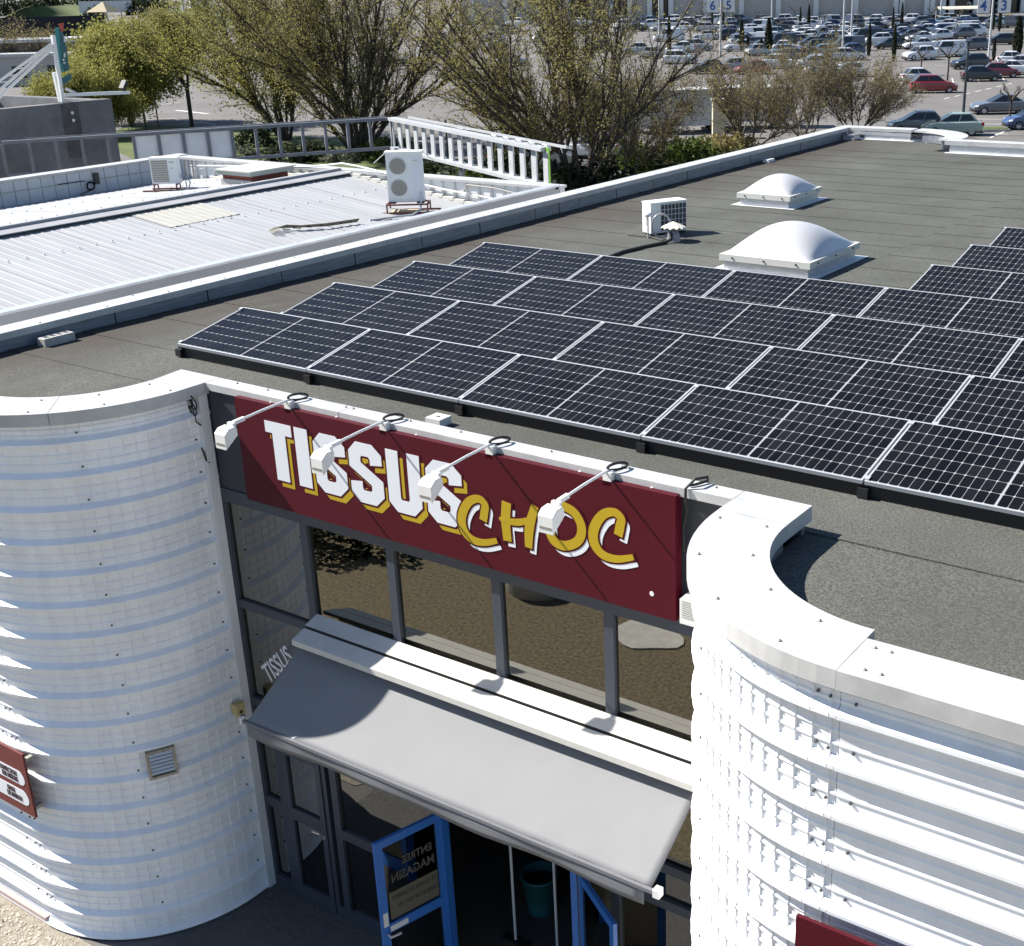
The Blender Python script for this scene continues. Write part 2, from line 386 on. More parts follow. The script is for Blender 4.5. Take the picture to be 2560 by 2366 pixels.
# screw caps on the copings
sc = MB()
def cap(x, y, z=ZC): sc.lathe([(0.013,0),(.013,.006),(.005,.014),(0,.016)], (x,y,z), 6)
for a in (5,28,52,75): 
    for r in (RO-.08, RI+.12): 
        p = arc(CR, r, 180+a, 181+a, 1)[0]; cap(*p); p = arc(CL, r, -a, -a-1, 1)[0]; cap(*p)
for x in (8.0,8.1,9.3,10.2): cap(x,-1.93); cap(x-.05,-1.66)
for x in (.35,.8,1.88,1.98,2.7,3.3,4.3,5.02,5.09,5.9): cap(x,.09); 
for yy in np.arange(.2,24,.95): cap(-4.02,yy); cap(-3.8,yy+.4)
o = sc.build('screw_caps', mat('screw_grey', (.33,.31,.28), .5), shop); o['kind'] = 'stuff'

# wall cladding: every course of every sheet its own panel, crimped round the curves
Z0 = 5.955; PER = .351
def course(path, nrm, ztop, zbot, crimps, first=False, jit=0.):
    prof = []
    if first: prof += [(0., ztop)]
    else: prof += [(.060, ztop), (.060, ztop-.012), (.0, ztop-.026)]
    h = ztop-zbot
    for q in (.36, .62):
        zc = zbot+h*(1-q); prof += [(.0, zc+.016), (.009, zc+.006), (.009, zc-.006), (.0, zc-.016)]
    prof += [(0., zbot+.058), (.060, zbot+.014), (.060, zbot)]
    b = MB(); rows = []
    for i, (p, nn) in enumerate(zip(path, nrm)):
        fin = crimps[i]
        rows.append([(p[0]+nn[0]*(o+(fin if o < .02 else fin*.15)), p[1]+nn[1]*(o+(fin if o < .02 else fin*.15)), z) for o, z in prof])
    b.grid(rows)
    return b.build('cladding_panel', clad, shop, fix=False)
def make_path(c, sx):            # from the glazing outward: short straight, then the quarter curve, finely crimped
    r = RO-.095; pts = []; nr = []; cr = []
    x0 = c[0]+sx*r
    nst = [(0.06,1),(-.04,1),(-.16,1)]
    seq = [(x0, y, sx, 0.) for y in (0.0, -.02)]
    out = []
    def add(x, y, nx, ny, f): pts.append((x,y)); nr.append((nx,ny)); cr.append(f)
    add(x0, .0, sx, 0, 0)
    for y in (-.12,-.24): 
        add(x0, y+.007, sx, 0, 0); add(x0, y, sx, 0, .0075); add(x0, y-.007, sx, 0, 0)
    N = 21; rr = r
    for i in range(N):
        a = math.pi/2*(i+.6)/N; da = .007/rr
        fn_ = (.012 if sx < 0 else .0075) if (i < 17 or sx < 0) else .0015
        for aa, f in ((a-da,0),(a,fn_),(a+da,0)):
            nx, ny = sx*math.cos(aa), -math.sin(aa)
            # keep the flats flat between the crimps
            add(c[0]+nx*rr, c[1]+ny*rr, nx, ny, f)
    add(c[0], c[1]-rr, 0, -1, 0)
    return pts, nr, cr
zs = [6.17]+[Z0-PER*i for i in range(17)]+[0.03]
for c, sx in ((CL,1),(CR,-1)):
    P, N_, C_ = make_path(c, sx)
    if sx < 0: P, N_, C_ = P, N_, C_
    for i in range(len(zs)-1):
        o = course(P, N_, zs[i], zs[i+1], C_, i == 0)
        yw = c[1]-(RO-.095)
        ends = [(c[0]-.002*sx, -2.5), ] if 0 else None
        xs = (c[0]-sx*.004, c[0]-sx*2.9, c[0]-sx*5.8) if sx < 0 else (c[0]-.004, c[0]-2.36)
        for xa, xb in zip(xs[:-1], xs[1:]):
            course([(xa, yw+.004*sx), (xb, yw+.004*sx)], [(0,-1),(0,-1)], zs[i], zs[i+1], [0,0], i == 0)
# cladding screws
sk = MB()
for c, sx in ((CL,1),(CR,-1)):
    r = RO-.095
    for z in zs[1:-1]:
        spots = [(c[0]+sx*(r+.003), -.2, sx, 0)]
        for a in (38, 85): spots.append((c[0]+sx*(r+.003)*math.cos(R(a)), c[1]-(r+.003)*math.sin(R(a)), sx*math.cos(R(a)), -math.sin(R(a))))
        spots += [(c[0]-sx*.1, c[1]-r-.003, 0, -1), (c[0]+sx*.06, c[1]-r-.003, 0, -1)]
        for x, y, nx, ny in spots:
            t = Vector((nx,ny,0)); p = Vector((x,y,z+.10+random.uniform(-.01,.01)))
            sk.tube([p, p+t*.014], .011, 6)
o = sk.build('cladding_screws', mat('screw_dark', (.09,.09,.10), .5), shop); o['kind'] = 'stuff'
# trims
for x0, x1 in ((-.07,.012),(6.143,6.225)): MB().box(x0,x1,-.145,-.036,.0,6.165).build('corner_trim', white, shop)
MB().prism(arc(CL,RO-.11,0,-90,14)+arc(CL,RO-.2,-90,0,14), lambda x,y:(x,y,.0), lambda x,y:(x,y,.028)).build('base_kerb', concrete, shop)
MB().box(-4.1,-1.7,-1.97,-1.90,.0,.10).build('base_kerb', mat('plinth_pink', (.42,.33,.31), .8), shop)
MB().prism(arc(CL,RO-.14,0,-90,14)+arc(CL,RO-.3,-90,0,14), lambda x,y:(x,y,.0), lambda x,y:(x,y,6.1)).build('backing_wall', dark, shop)
MB().prism(arc(CR,RO-.14,180,270,14)+arc(CR,RO-.3,270,180,14), lambda x,y:(x,y,.0), lambda x,y:(x,y,6.1)).build('backing_wall', dark, shop)
bw = MB(); bw.box(-4.0,-1.69,-1.86,-1.75,0,6.1); bw.box(7.86,15,-1.86,-1.75,0,6.1); bw.build('backing_wall', dark, shop)

# glazed front -------------------------------------------------------
front = MB()
XM = [0.0, 1.215, 2.40, 3.70, 4.93, 6.155]
for i, xm in enumerate(XM):
    w = .05
    z0 = 0.0 if i in (0,1,4,5) else 2.1
    front.box(max(xm-w,.0), min(xm+w,6.155), -.03, .06, z0 if i != 1 else 0, 5.0)
front.box(.0,6.155,-.034,.064,4.98,5.13)           # head beam
front.box(.0,6.155,-.034,.064,2.10,2.2); front.box(.0,6.155,-.034,.064,2.5,2.6)
front.box(.05,1.165,-.028,.058,3.72,3.82)
front.box(.0,2.72,-.032,.062,0.0,.16); front.box(4.55,6.155,-.032,.062,0,.12)
front.box(.05,.34,-.028,.058,1.15,1.28); front.box(1.265,2.70,-.028,.058,1.15,1.27)
front.box(.30,.42,-.033,.063,0,2.1); front.box(1.04,1.10,-.033,.063,0,2.1)
front.box(4.5,4.6,-.034,.064,0,2.1)
fr = front.build('window_frame', frame_m, shop)
MB().box(.0,6.155,-.02,.05,5.131,6.21).build('spandrel_panel', charcoal, shop)
def pane(x0,x1,z0,z1,par=None,m=glass): 
    MB().box(x0,x1,.008,.02,z0,z1).build('window_pane', m, par or fr)
for i in range(5):
    a, b = XM[i]+.05, XM[i+1]-.05
    if i == 0: pane(a,b,3.82,4.98); pane(a,b,2.6,3.72)
    else: pane(a,b,2.6,3.98); pane(a,b,3.98,4.98)
    pane(a,b,2.2,2.5)
pane(.05,.30,1.28,2.1); pane(.05,.30,.16,1.15); pane(1.265,2.7,1.27,2.1); pane(1.265,2.7,.16,1.15); pane(4.98,6.1,.12,2.1); pane(4.6,4.88,.12,2.1)
# grey side door
gd = MB(); gd.box(.425,.50,-.05,.02,.02,2.09); gd.box(.96,1.035,-.05,.02,.02,2.09); gd.box(.5,.96,-.05,.02,2.0,2.09); gd.box(.5,.96,-.05,.02,1.13,1.29); gd.box(.5,.96,-.05,.02,.02,.2)
gdo = gd.build('door', frame_m, shop); gdo['label'] = 'dark grey glazed side door'
MB().box(.5,.96,-.02,-.01,1.29,2.0).build('door_pane', glass, gdo); MB().box(.5,.96,-.02,-.01,.2,1.13).build('door_pane', glass, gdo)
hb = MB(); hb.tube([(.99,-.05,1.16),(.99,-.11,1.16),(.87,-.11,1.15)], .013, 8); hb.box(.975,1.005,-.056,-.05,1.05,1.1); hb.build('door_handle', steel, gdo)
# blue entrance doors, both leaves swung out
def leaf(hx, fx, fy, name_label, text=False):
    L = math.hypot(fx-hx, fy); u = Vector((fx-hx, fy, 0))/L; nn = Vector((-u.y, u.x, 0))
    def P(s, t, z): return tuple(Vector((hx,0,0))+u*s+nn*t+Vector((0,0,z)))
    def bx(b, s0,s1,z0,z1,t0=-.02,t1=.02):
        b.hexa([P(s0,t0,z0),P(s1,t0,z0),P(s1,t1,z0),P(s0,t1,z0)],[P(s0,t0,z1),P(s1,t0,z1),P(s1,t1,z1),P(s0,t1,z1)])
    b = MB(); bx(b,0,.085,.02,2.09); bx(b,L-.085,L,.02,2.09); bx(b,.085,L-.085,2.0,2.09); bx(b,.085,L-.085,.95,1.06); bx(b,.085,L-.085,.02,.2)
    d = b.build('door', blue, shop); d['label'] = name_label
    for z0, z1 in ((1.06,2.0),(.2,.95)):
        q = MB(); bx(q,.085,L-.085,z0,z1,-.004,.004); q.build('door_pane', doorglass, d)
    h = MB(); h.tube([P(L-.05,-.02,.96),P(L-.05,-.09,.96),P(L-.17,-.09,.95)], .013, 8); h.tube([P(L-.05,.02,.96),P(L-.05,.09,.96),P(L-.17,.09,.95)], .013, 8); h.build('door_handle', steel, d)
    return d, P, u, nn, L
d1, P1, u1, n1, L1 = leaf(2.76, 2.54, -.765, 'blue glazed entrance door leaf swung wide open, left')
d2, P2, u2, n2, L2 = leaf(4.50, 5.20, -.43, 'blue glazed entrance door leaf swung open, right')
jb = MB(); jb.box(2.72,2.80,-.036,.066,0,2.095); jb.box(4.42,4.495,-.036,.066,0,2.095); jb.build('door_jamb', blue, shop)
# printed notices inside the open leaf, read from the inside so mirrored from here
dimtxt = mat('dim_print', (.07,.066,.055), .8); notice_m = mat('notice_paper', (.10,.09,.065), .9); blk = mat('print_black', (.03,.03,.03), .8)  # print and paper coloured darker for their dim look behind the glass
side = 1 if (Vector(CAM)-Vector(P1(.4,0,1.5))).dot(n1) > 0 else -1
q = MB(); q.hexa([P1(.10,side*.006,1.09),P1(.68,side*.006,1.09),P1(.68,side*.0075,1.09),P1(.10,side*.0075,1.09)],[P1(.10,side*.006,1.42),P1(.68,side*.006,1.42),P1(.68,side*.0075,1.42),P1(.10,side*.0075,1.42)])
q.build('notice', notice_m, d1)
def mir_text(t, s, z, size, m, sq=.8):
    ux = u1*-1
    base = Vector(P1(s, side*.009, z)); M_ = axes(base, -ux, (0,0,1))
    text_mesh(t, size, 'notice_text', m, d1, M_, squeeze=sq)
mir_text('ENTREE', .14, 1.70, .13, dimtxt); mir_text('MAGASIN', .12, 1.53, .15, dimtxt)
mir_text('DU LUNDI AU SAMEDI', .12, 1.32, .07, blk, .75); mir_text('NON STOP 10H 19H', .12, 1.2, .07, blk, .75)
stk = MB()
for s0, z0, s1, z1 in ((L1-.075,1.05,L1-.02,1.22),(L1-.3,.965,L1-.09,1.03)):
    stk.hexa([P1(s0,side*.021,z0),P1(s1,side*.021,z0),P1(s1,side*.0225,z0),P1(s0,side*.0225,z0)],[P1(s0,side*.021,z1),P1(s1,side*.021,z1),P1(s1,side*.0225,z1),P1(s0,side*.0225,z1)])
stk.build('sticker', mat('sticker_white', (.6,.6,.58), .6), d1)
# white TISSUS film on the left pane under the transom
text_mesh('TISSUS', .29, 'window_lettering', letter_w, fr, axes((.335,.004,2.845),(.74,0,.67),(-.55,0,.83)), squeeze=.72)
# room behind the glass
floor_m = mat('shop_floor', (.10,.085,.07), .6); room_m = mat('room_wall', (.17,.15,.13), .9)
MB().box(.02,6.13,.07,7,.0,.02).build('shop_floor', floor_m, shop)
rw = MB(); rw.box(-.1,.0,.07,7,0,5.6); rw.box(6.16,6.3,.07,7,0,5.6); rw.box(0,6.16,7,7.1,0,5.6); rw.box(0,6.16,.08,7,5.6,5.69); rw.build('room_wall', room_m, shop)
# canopy ledge over the awning
lg = MB(); lg.prism([(-.035,3.94),(-.215,3.885),(-.215,3.927),(-.035,3.98)], lambda y,z:(1.285,y,z), lambda y,z:(6.14,y,z)); lg.prism([(-.230,3.845),(-.410,3.79),(-.410,3.852),(-.230,3.905)], lambda y,z:(1.29,y,z), lambda y,z:(6.14,y,z)); lg.prism([(-.2,3.86),(-.24,3.85),(-.24,3.80),(-.2,3.80)], lambda y,z:(1.32,y,z), lambda y,z:(6.14,y,z)); lgo = lg.build('ledge', mat('ledge_white', (.55,.53,.49), .45, var=.06, vscale=5), shop)
MB().prism([(-.2152,3.888),(-.2168,3.888),(-.2168,3.928),(-.2152,3.928)], lambda y,z:(1.286,y,z), lambda y,z:(6.139,y,z)).build('joint_strip', black, shop)

# ------------------------------------------------------------------ awning
aw = thing('awning', 'pale grey fabric awning with short valance above the entrance doors', 'awning', (3.6,-.3,3.2))
NX, NY = 60, 14
rows = []
def aw_pt(i, j):
    s, t = i/NX, j/NY
    x = 1.25+.02*t+(5.97-1.25)*s; yv = -.26-.80*t; z = 3.73-.48*t+.03*s*t
    z -= .028*math.sin(math.pi*t)*(.6+.4*math.sin(3*s))                        # sag
    z += .004*math.sin(s*60)*max(0, t-.6)*2*(s > .72)*(1 if s > .72 else 0)*1.4  # puckers near the right end of the bar
    z += .010*math.sin(7*s+3*t)*math.sin(math.pi*t)
    return (x, yv, z)
top = [[aw_pt(i, j) for i in range(NX+1)] for j in range(NY+1)]
b = MB(); b.grid(top); o = b.build('canopy', awn, aw, smooth=True)
mod = o.modifiers.new('thick', 'SOLIDIFY'); mod.thickness = .003
fbz = lambda x: 3.25+.03*(x-1.25)/4.7
b = MB(); b.bar((1.22,-1.075,fbz(1.2)-.02),(6.03,-1.075,fbz(6.0)-.02), .034, .034); b.build('front_bar', valance_m, aw)
b = MB(); b.box(6.03,6.09,-1.11,-1.04,3.235,3.31); b.build('bar_cap', lampw, aw); b = MB(); b.box(1.19,1.22,-1.10,-1.05,3.20,3.27); b.build('bar_cap', lampw, aw)
rows = []
for j in range(4):
    rows.append([(1.27+(5.93-1.27)*i/40, -1.08-.012*math.sin(i*.55)*j/3, fbz(1.27+4.66*i/40)-.035-.045*j-(.012*math.sin(i*.35)*j/3)) for i in range(41)])
b = MB(); b.grid(rows); o = b.build('valance', valance_m, aw, smooth=True); o.modifiers.new('thick','SOLIDIFY').thickness = .003
b = MB(); b.tube([(1.3,-.25,3.70),(6.05,-.25,3.70)], .045, 12); b.build('roller_tube', valance_m, aw)
for x in (1.9, 5.2):
    b = MB(); b.tube([(x,-.05,3.55),(x+.45,-.5,3.42),(x,-1.06,3.24)], .02, 8); b.build('folding_arm', lampw, aw)

# ------------------------------------------------------------------ main sign
sign = thing('shop_sign', 'maroon sign board reading TISSUS CHOC in white and yellow above the windows', 'sign', (3.1,-.07,5.13))
MB().box(.535,5.655,-.12,-.024,5.135,6.235).build('sign_board', maroon, sign)
sd = MB()
for x in (1.0,1.9,2.9,3.8,4.7,5.4): sd.lathe([(.0,.006),(.012,.004),(.012,0)], (x,-.06,6.236), 6)
o = sd.build('sign_screws', lampw, sign); o['kind'] = 'stuff'
GL = {'T': [(0,.61),(.37,.61),(.37,.49),(.275,.49),(.275,0),(.095,0),(.095,.49),(0,.49)],
 'I': [(0,.61),(.18,.61),(.18,0),(0,0)],
 'S': [(0,.51),(.1,.61),(.31,.61),(.42,.52),(.42,.42),(.27,.40),(.27,.46),(.25,.48),(.17,.48),(.15,.46),(.15,.41),(.42,.26),(.42,.10),(.31,0),(.1,0),(0,.09),(0,.20),(.15,.22),(.15,.15),(.17,.13),(.25,.13),(.27,.15),(.27,.20),(0,.35)],
 'U': [(0,.61),(.15,.61),(.15,.15),(.165,.13),(.245,.13),(.26,.15),(.26,.61),(.41,.61),(.41,.1),(.31,0),(.1,0),(0,.09)]}
def dilate(P, d):
    n = len(P); out = []
    area = sum(P[i][0]*P[(i+1) % n][1]-P[(i+1) % n][0]*P[i][1] for i in range(n)); sg = 1 if area > 0 else -1
    for i in range(n):
        a, b_, c = Vector(P[i-1]), Vector(P[i]), Vector(P[(i+1) % n])
        e1, e2 = (b_-a).normalized(), (c-b_).normalized()
        n1_, n2_ = Vector((e1.y,-e1.x))*sg, Vector((e2.y,-e2.x))*sg
        k = (n1_+n2_); k = k/max(.5, 1+n1_.dot(n2_)); out.append((b_.x+k.x*d, b_.y+k.y*d))
    return out
def plate(P, x, z, y0, y1, name, m, par):
    b = MB(); b.prism(P, lambda a, c: (x+a, y0, z+c), lambda a, c: (x+a, y1, z+c)); return b.build(name, m, par)
for ch, x in zip('TISSUS', (.95,1.36,1.61,2.08,2.56,3.04)):
    P = GL[ch]; z = 5.455
    L = plate(P, x, z, -.1215, -.1255, 'letter', letter_w, sign); L['label'] = 'white block letter ' + ch
    plate(dilate(P,.02), x, z, -.1208, -.1236, 'letter_outline', maroon, L)
    plate(P, x+.058, z-.062, -.1204, -.1224, 'letter_shadow', letter_y, L)
# brush lettering: tapered strokes
def stroke(pts, ws, dil=0., dx=0., dz=0., y0=-.121, y1=-.125, name='letter', m=None, par=None, mb=None):
    # smooth the polyline with Catmull-Rom
    Q = []; Wd = []
    P = [pts[0]]+list(pts)+[pts[-1]]; w = [ws[0]]+list(ws)+[ws[-1]]
    for i in range(1, len(P)-2):
        for k in range(6):
            t = k/6; p0, p1, p2, p3 = (np.array(P[j]) for j in (i-1,i,i+1,i+2))
            Q.append(.5*((2*p1)+(-p0+p2)*t+(2*p0-5*p1+4*p2-p3)*t*t+(-p0+3*p1-3*p2+p3)*t**3)); Wd.append(w[i]+(w[i+1]-w[i])*t)
    Q.append(np.array(P[-2])); Wd.append(w[-1])
    l, r = [], []
    for i, q_ in enumerate(Q):
        d = Q[min(i+1,len(Q)-1)]-Q[max(i-1,0)]; d = d/(np.linalg.norm(d)+1e-9); nn = np.array([-d[1], d[0]])
        e = d*dil*(1 if i == len(Q)-1 else (-1 if i == 0 else 0))
        h = Wd[i]/2+dil; l.append(q_+nn*h+e); r.append(q_-nn*h+e)
    vs = []; fs = []
    for a, b_ in zip(l, r): vs += [(a[0]+dx,y1,a[1]+dz),(b_[0]+dx,y1,b_[1]+dz),(b_[0]+dx,y0,b_[1]+dz),(a[0]+dx,y0,a[1]+dz)]
    n = len(l)
    for i in range(n-1):
        o = 4*i
        for k in range(4): fs.append((o+k, o+(k+1) % 4, o+4+(k+1) % 4, o+4+k))
    fs += [(0,1,2,3),(4*n-1,4*n-2,4*n-3,4*n-4)]
    mb.add(vs, fs)
CC = [(.285,.215),(.305,.30),(.315,.375),(.245,.415),(.13,.36),(.045,.22),(.045,.09),(.13,.005),(.27,.0),(.43,.055)]
CW = [.085,.085,.08,.07,.085,.095,.095,.08,.065,.05]
strokes = {'C': [(CC, CW)],
 'H': [([(.09,.40),(.07,.22),(.08,.03)],[.10,.10,.09]), ([(.03,.22),(.2,.235),(.34,.29)],[.05,.065,.05]), ([(.40,.43),(.33,.22),(.31,.02)],[.075,.10,.075]), ([(.0,.235),(.06,.21)],[.02,.07])],
 'O': [([(.0,.19),(.06,.20),(.075,.25)],[.03,.05,.02]), ([(.21,.44),(.11,.38),(.075,.24),(.12,.10),(.24,.07),(.38,.15),(.42,.28),(.35,.40),(.21,.44)],[.075,.09,.095,.095,.085,.085,.09,.085,.075])]}
for ch, x, z in (('C',3.40,5.38),('H',3.87,5.43),('O',4.33,5.49),('C',4.83,5.565)):
    a, b_, c = MB(), MB(), MB()
    for k, (p, w) in enumerate(strokes[ch]):
        p = [(x+q_[0], z+q_[1]) for q_ in p]
        stroke(p, w, 0, 0, 0, -.1262, -.1292-.0002*k, mb=a)
        stroke(p, w, .017, 0, 0, -.1240, -.1266-.0002*k, mb=b_)
        stroke(p, w, -.006, .045, -.055, -.1226, -.1242-.0002*k, mb=c)
    L = a.build('letter', letter_y, sign); L['label'] = 'yellow brush letter ' + ch
    b_.build('letter_outline', maroon, L); c.build('letter_shadow', letter_w, L)
b = MB(); b.lathe([(.0,-.123),(.02,-.1235),(.022,-.121)], (5.43,0,5.33), 10, 'y'); b.build('torn_patch', lampw, sign)

# ------------------------------------------------------------------ sign lamps
def make_lamp(x, label):
    t = thing('sign_lamp', label, 'lamp', (x,-.1,6.27), 0, 'lamps on arms above the sign')
    b = MB(); b.box(-.03,.05,-.02,.044,-.075,.04); b.build('bracket', lampw, t, local=True)
    b = MB(); b.tube([(0,.02,.045),(-.01,-.30,.03),(-.01,-.58,.012)], .0125, 10); b.bar((-.01,-.53,.015),(-.01,-.66,.008),.035,.035); b.build('arm', lampw, t, local=True)
    b = MB(); P = [(-.83,-.20),(-.83,-.055),(-.78,-.012),(-.70,-.005),(-.68,-.03),(-.68,-.095)]
    b.prism(P, lambda y,z:(-.085,y,z), lambda y,z:(.06,y,z)); h = b.build('lamp_head', lampw, t, local=True)
    h.modifiers.new('bev','BEVEL').width = .004
    b = MB(); b.box(-.05,.03,-.70,-.665,-.02,.02); b.build('knuckle', lampw, t, local=True)
    b = MB()
    for k in range(9): b.box(-.07+k*.013,-.064+k*.013,-.8335,-.829,-.16,-.14)
    b.build('vent_slots', grille_m, h, local=True)
    b = MB(); b.tube([(.0,.02,.03)]+[(.03+.035*math.cos(a), .11+.095*math.cos(a+.35), .055+.035*math.sin(a)) for a in np.linspace(3.3,-2.6,18)]+[(.0,.02,.02)], .012, 8); b.build('cable_loop', black, t, local=True)
    return t
L0 = make_lamp(1.29, 'white arm lamp farthest left, its head just past the edge of the maroon sign')
for x, l in ((2.54,'white arm lamp whose head covers the first letter S'),(3.78,'white arm lamp whose head covers the last letter S'),(5.0,'white arm lamp farthest right, its head covering the letter O')):
    dup(L0, (x,-.1,6.27), 0, l)
b = MB(); b.tube([(5.73,-.07,6.1),(5.72,-.075,6.20),(5.72,-.07,6.30),(5.76,.0,6.36),(5.80,.13,6.345),(5.80,.14,6.31),(5.75,.03,6.305),(5.72,-.01,6.305)], .012, 8); b.tube([(5.73,-.07,6.1),(5.70,-.07,5.95),(5.70,-.06,5.75)], .008, 6)
tag(b.build('loose_cable', black), 'dark cable looped over the white coping right of the last lamp', 'cable')
t = thing('cable_bracket', 'empty lamp bracket with a coiled black cable on the left tower corner', 'bracket', (-.06,-.12,6.2))
b = MB(); b.tube([(-.09,-.16,6.235),(-.03,-.22,6.185)], .02, 8); b.bar((-.03,-.2,6.19),(-.03,-.2,6.12), .02); b.build('tube_stub', galv, t)
b = MB(); b.tube([(-.02,-.21,6.17),(.0,-.215,6.08)]+[(-.0+.045*math.cos(a)*(1+.5*(a > 7)), -.225-.05*math.sin(a)*.5, 6.0+.07*math.sin(a)+.01*a) for a in np.linspace(1.6,14,34)]+[(.0,-.2,5.9),(.0,-.15,5.85)], .008, 6); b.build('cable', black, t)
b = MB(); b.tube([(-.0,-.19,5.62),(.005,-.17,5.56),(.0,-.15,5.47),(.005,-.12,5.43)], .011, 6); tag(b.build('cable_stub', black), 'short black cable end hanging beside the left white corner trim', 'cable')
# siren
t = thing('alarm_siren', 'white alarm siren box with orange lens at the right end of the sign', 'siren', (5.85,-.08,5.25))
b = MB(); b.prism([(0,0),(.26,0),(.26,.24),(.04,.26),(0,.22)], lambda a,c:(5.70+a,-.13,5.14+c), lambda a,c:(5.70+a,-.022,5.14+c)); b.build('case', lampw, t)
b = MB()
for k in range(8): b.box(5.72,5.93,-.1325,-.13,5.20+k*.02,5.208+k*.02)
b.build('louvre', grille_m, t); b = MB(); b.box(5.84,5.94,-.135,-.03,5.105,5.139); b.build('lens', orange, t)
# roof clip behind the coping
t = thing('roof_clip', 'small white metal box on the felt roof behind the coping', 'box', (2.55,.62,6.0)); b = MB(); b.box(2.46,2.64,.55,.72,6.07,6.15); b.build('case', lampw, t); MB().lathe([(.02,6.15),(.02,6.16),(0,6.16)], (2.55,.63,0), 8).build('screw', grille_m, t)
# yellow junction box and vent on the left tower
def on_tower(c, sx, ang, r, z): 
    return Vector((c[0]+sx*r*math.cos(R(ang)), c[1]-r*math.sin(R(ang)), z))
t = thing('junction_box', 'small yellow junction box on the left tower beside the awning', 'box', (-.03,-.2,2.52))
b = MB(); b.box(-.035,.06,-.27,-.16,2.46,2.60); o = b.build('case', beige, t); b = MB(); b.lathe([(.0,.062),(.022,.062),(.022,.055)], (0,-.215,2.50), 10, 'x'); b.build('hole', black, t)
b = MB(); b.tube([(.03,-.19,2.46),(.03,-.185,2.42),(.01,-.15,2.39)], .02, 8); b.build('cable_gland', black, t)
t = thing('vent_grille', 'weathered beige louvre vent set in the left tower wall', 'vent', (0,0,0))
ang = 29.5; e = Vector((math.cos(R(ang)), -math.sin(R(ang)), 0)); tg = Vector((-math.sin(R(ang)), -math.cos(R(ang)), 0)); c0 = on_tower(CL, 1, ang, RO-.07, 2.25)
def vb(b, s0,s1,z0,z1,d0,d1): b.hexa([c0+tg*s0+e*d0+Vector((0,0,z0)),c0+tg*s1+e*d0+Vector((0,0,z0)),c0+tg*s1+e*d1+Vector((0,0,z0)),c0+tg*s0+e*d1+Vector((0,0,z0))],[c0+tg*s0+e*d0+Vector((0,0,z1)),c0+tg*s1+e*d0+Vector((0,0,z1)),c0+tg*s1+e*d1+Vector((0,0,z1)),c0+tg*s0+e*d1+Vector((0,0,z1))])
vm = mat('vent_beige', (.36,.31,.24), .8, var=.4, vscale=25)
b = MB(); vb(b,-.15,-.12,-.17,.17,0,.06); vb(b,.12,.15,-.17,.17,0,.06); vb(b,-.12,.12,.14,.17,0,.06); vb(b,-.12,.12,-.17,-.14,0,.06); b.build('vent_frame', vm, t)
b = MB(); vb(b,-.12,.12,-.14,.14,0,.045); b.build('vent_back', grille_d, t)
for k in range(6):
    b = MB(); z = -.115+k*.044; b.hexa([c0+tg*-.12+e*.046+Vector((0,0,z+.022)),c0+tg*.12+e*.046+Vector((0,0,z+.022)),c0+tg*.12+e*.06+Vector((0,0,z)),c0+tg*-.12+e*.06+Vector((0,0,z))],
      [c0+tg*-.12+e*.046+Vector((0,0,z+.026)),c0+tg*.12+e*.046+Vector((0,0,z+.026)),c0+tg*.12+e*.06+Vector((0,0,z+.004)),c0+tg*-.12+e*.06+Vector((0,0,z+.004))]); b.build('slat', alu, t)
# side signs
t = thing('left_wall_sign', 'maroon wall sign with white pill panels reading CONFECTION SUR MESURE and LINGE DE MAISON', 'sign', (-2.2,-2.03,1.7))
MB().box(-3.6,-1.235,-2.06,-2.035,1.72,2.52).build('sign_board', mat('maroon_faded', (.13,.022,.022), .6), t)
br = MB()
for z in (1.8,2.4): br.box(-1.3,-1.25,-2.034,-1.94,z,z+.04)
br.build('bracket', grille_m, t)
def pill(x0,x1,z0,z1):
    r = (z1-z0)/2; P = [(x0,z0),(x1-r,z0)]+[(x1-r+r*math.cos(a), z0+r+r*math.sin(a)) for a in np.linspace(-1.4,1.4,12)]+[(x1-r,z1),(x0,z1)]
    b = MB(); b.prism(P, lambda a,c:(a,-2.0605,c), lambda a,c:(a,-2.064,c)); return b.build('pill_panel', letter_w, t)
ink = mat('ink_dark', (.05,.02,.025), .7)
pill(-2.6,-1.29,2.09,2.27); pill(-2.6,-1.29,1.83,2.02)
for tx, x, z in (('CONFECTION',-1.42,2.19),('SUR MESURE',-1.42,2.115),('LINGE',-1.53,1.94),('DE MAISON',-1.42,1.865)):
    text_mesh(tx, .088, 'lettering', ink, t, axes((x,-2.0665,z),(1,0,0),(0,0,1)), squeeze=.6, align='RIGHT')
t = thing('right_wall_sign', 'plain maroon sign panel on the right ribbed wall', 'sign', (9,-2.07,3.6))
MB().box(7.71,11,-2.09,-2.06,3.3,4.53).build('sign_board', maroon, t)
br = MB(); br.box(7.8,7.85,-2.06,-1.95,4.3,4.35); br.build('bracket', grille_m, t)

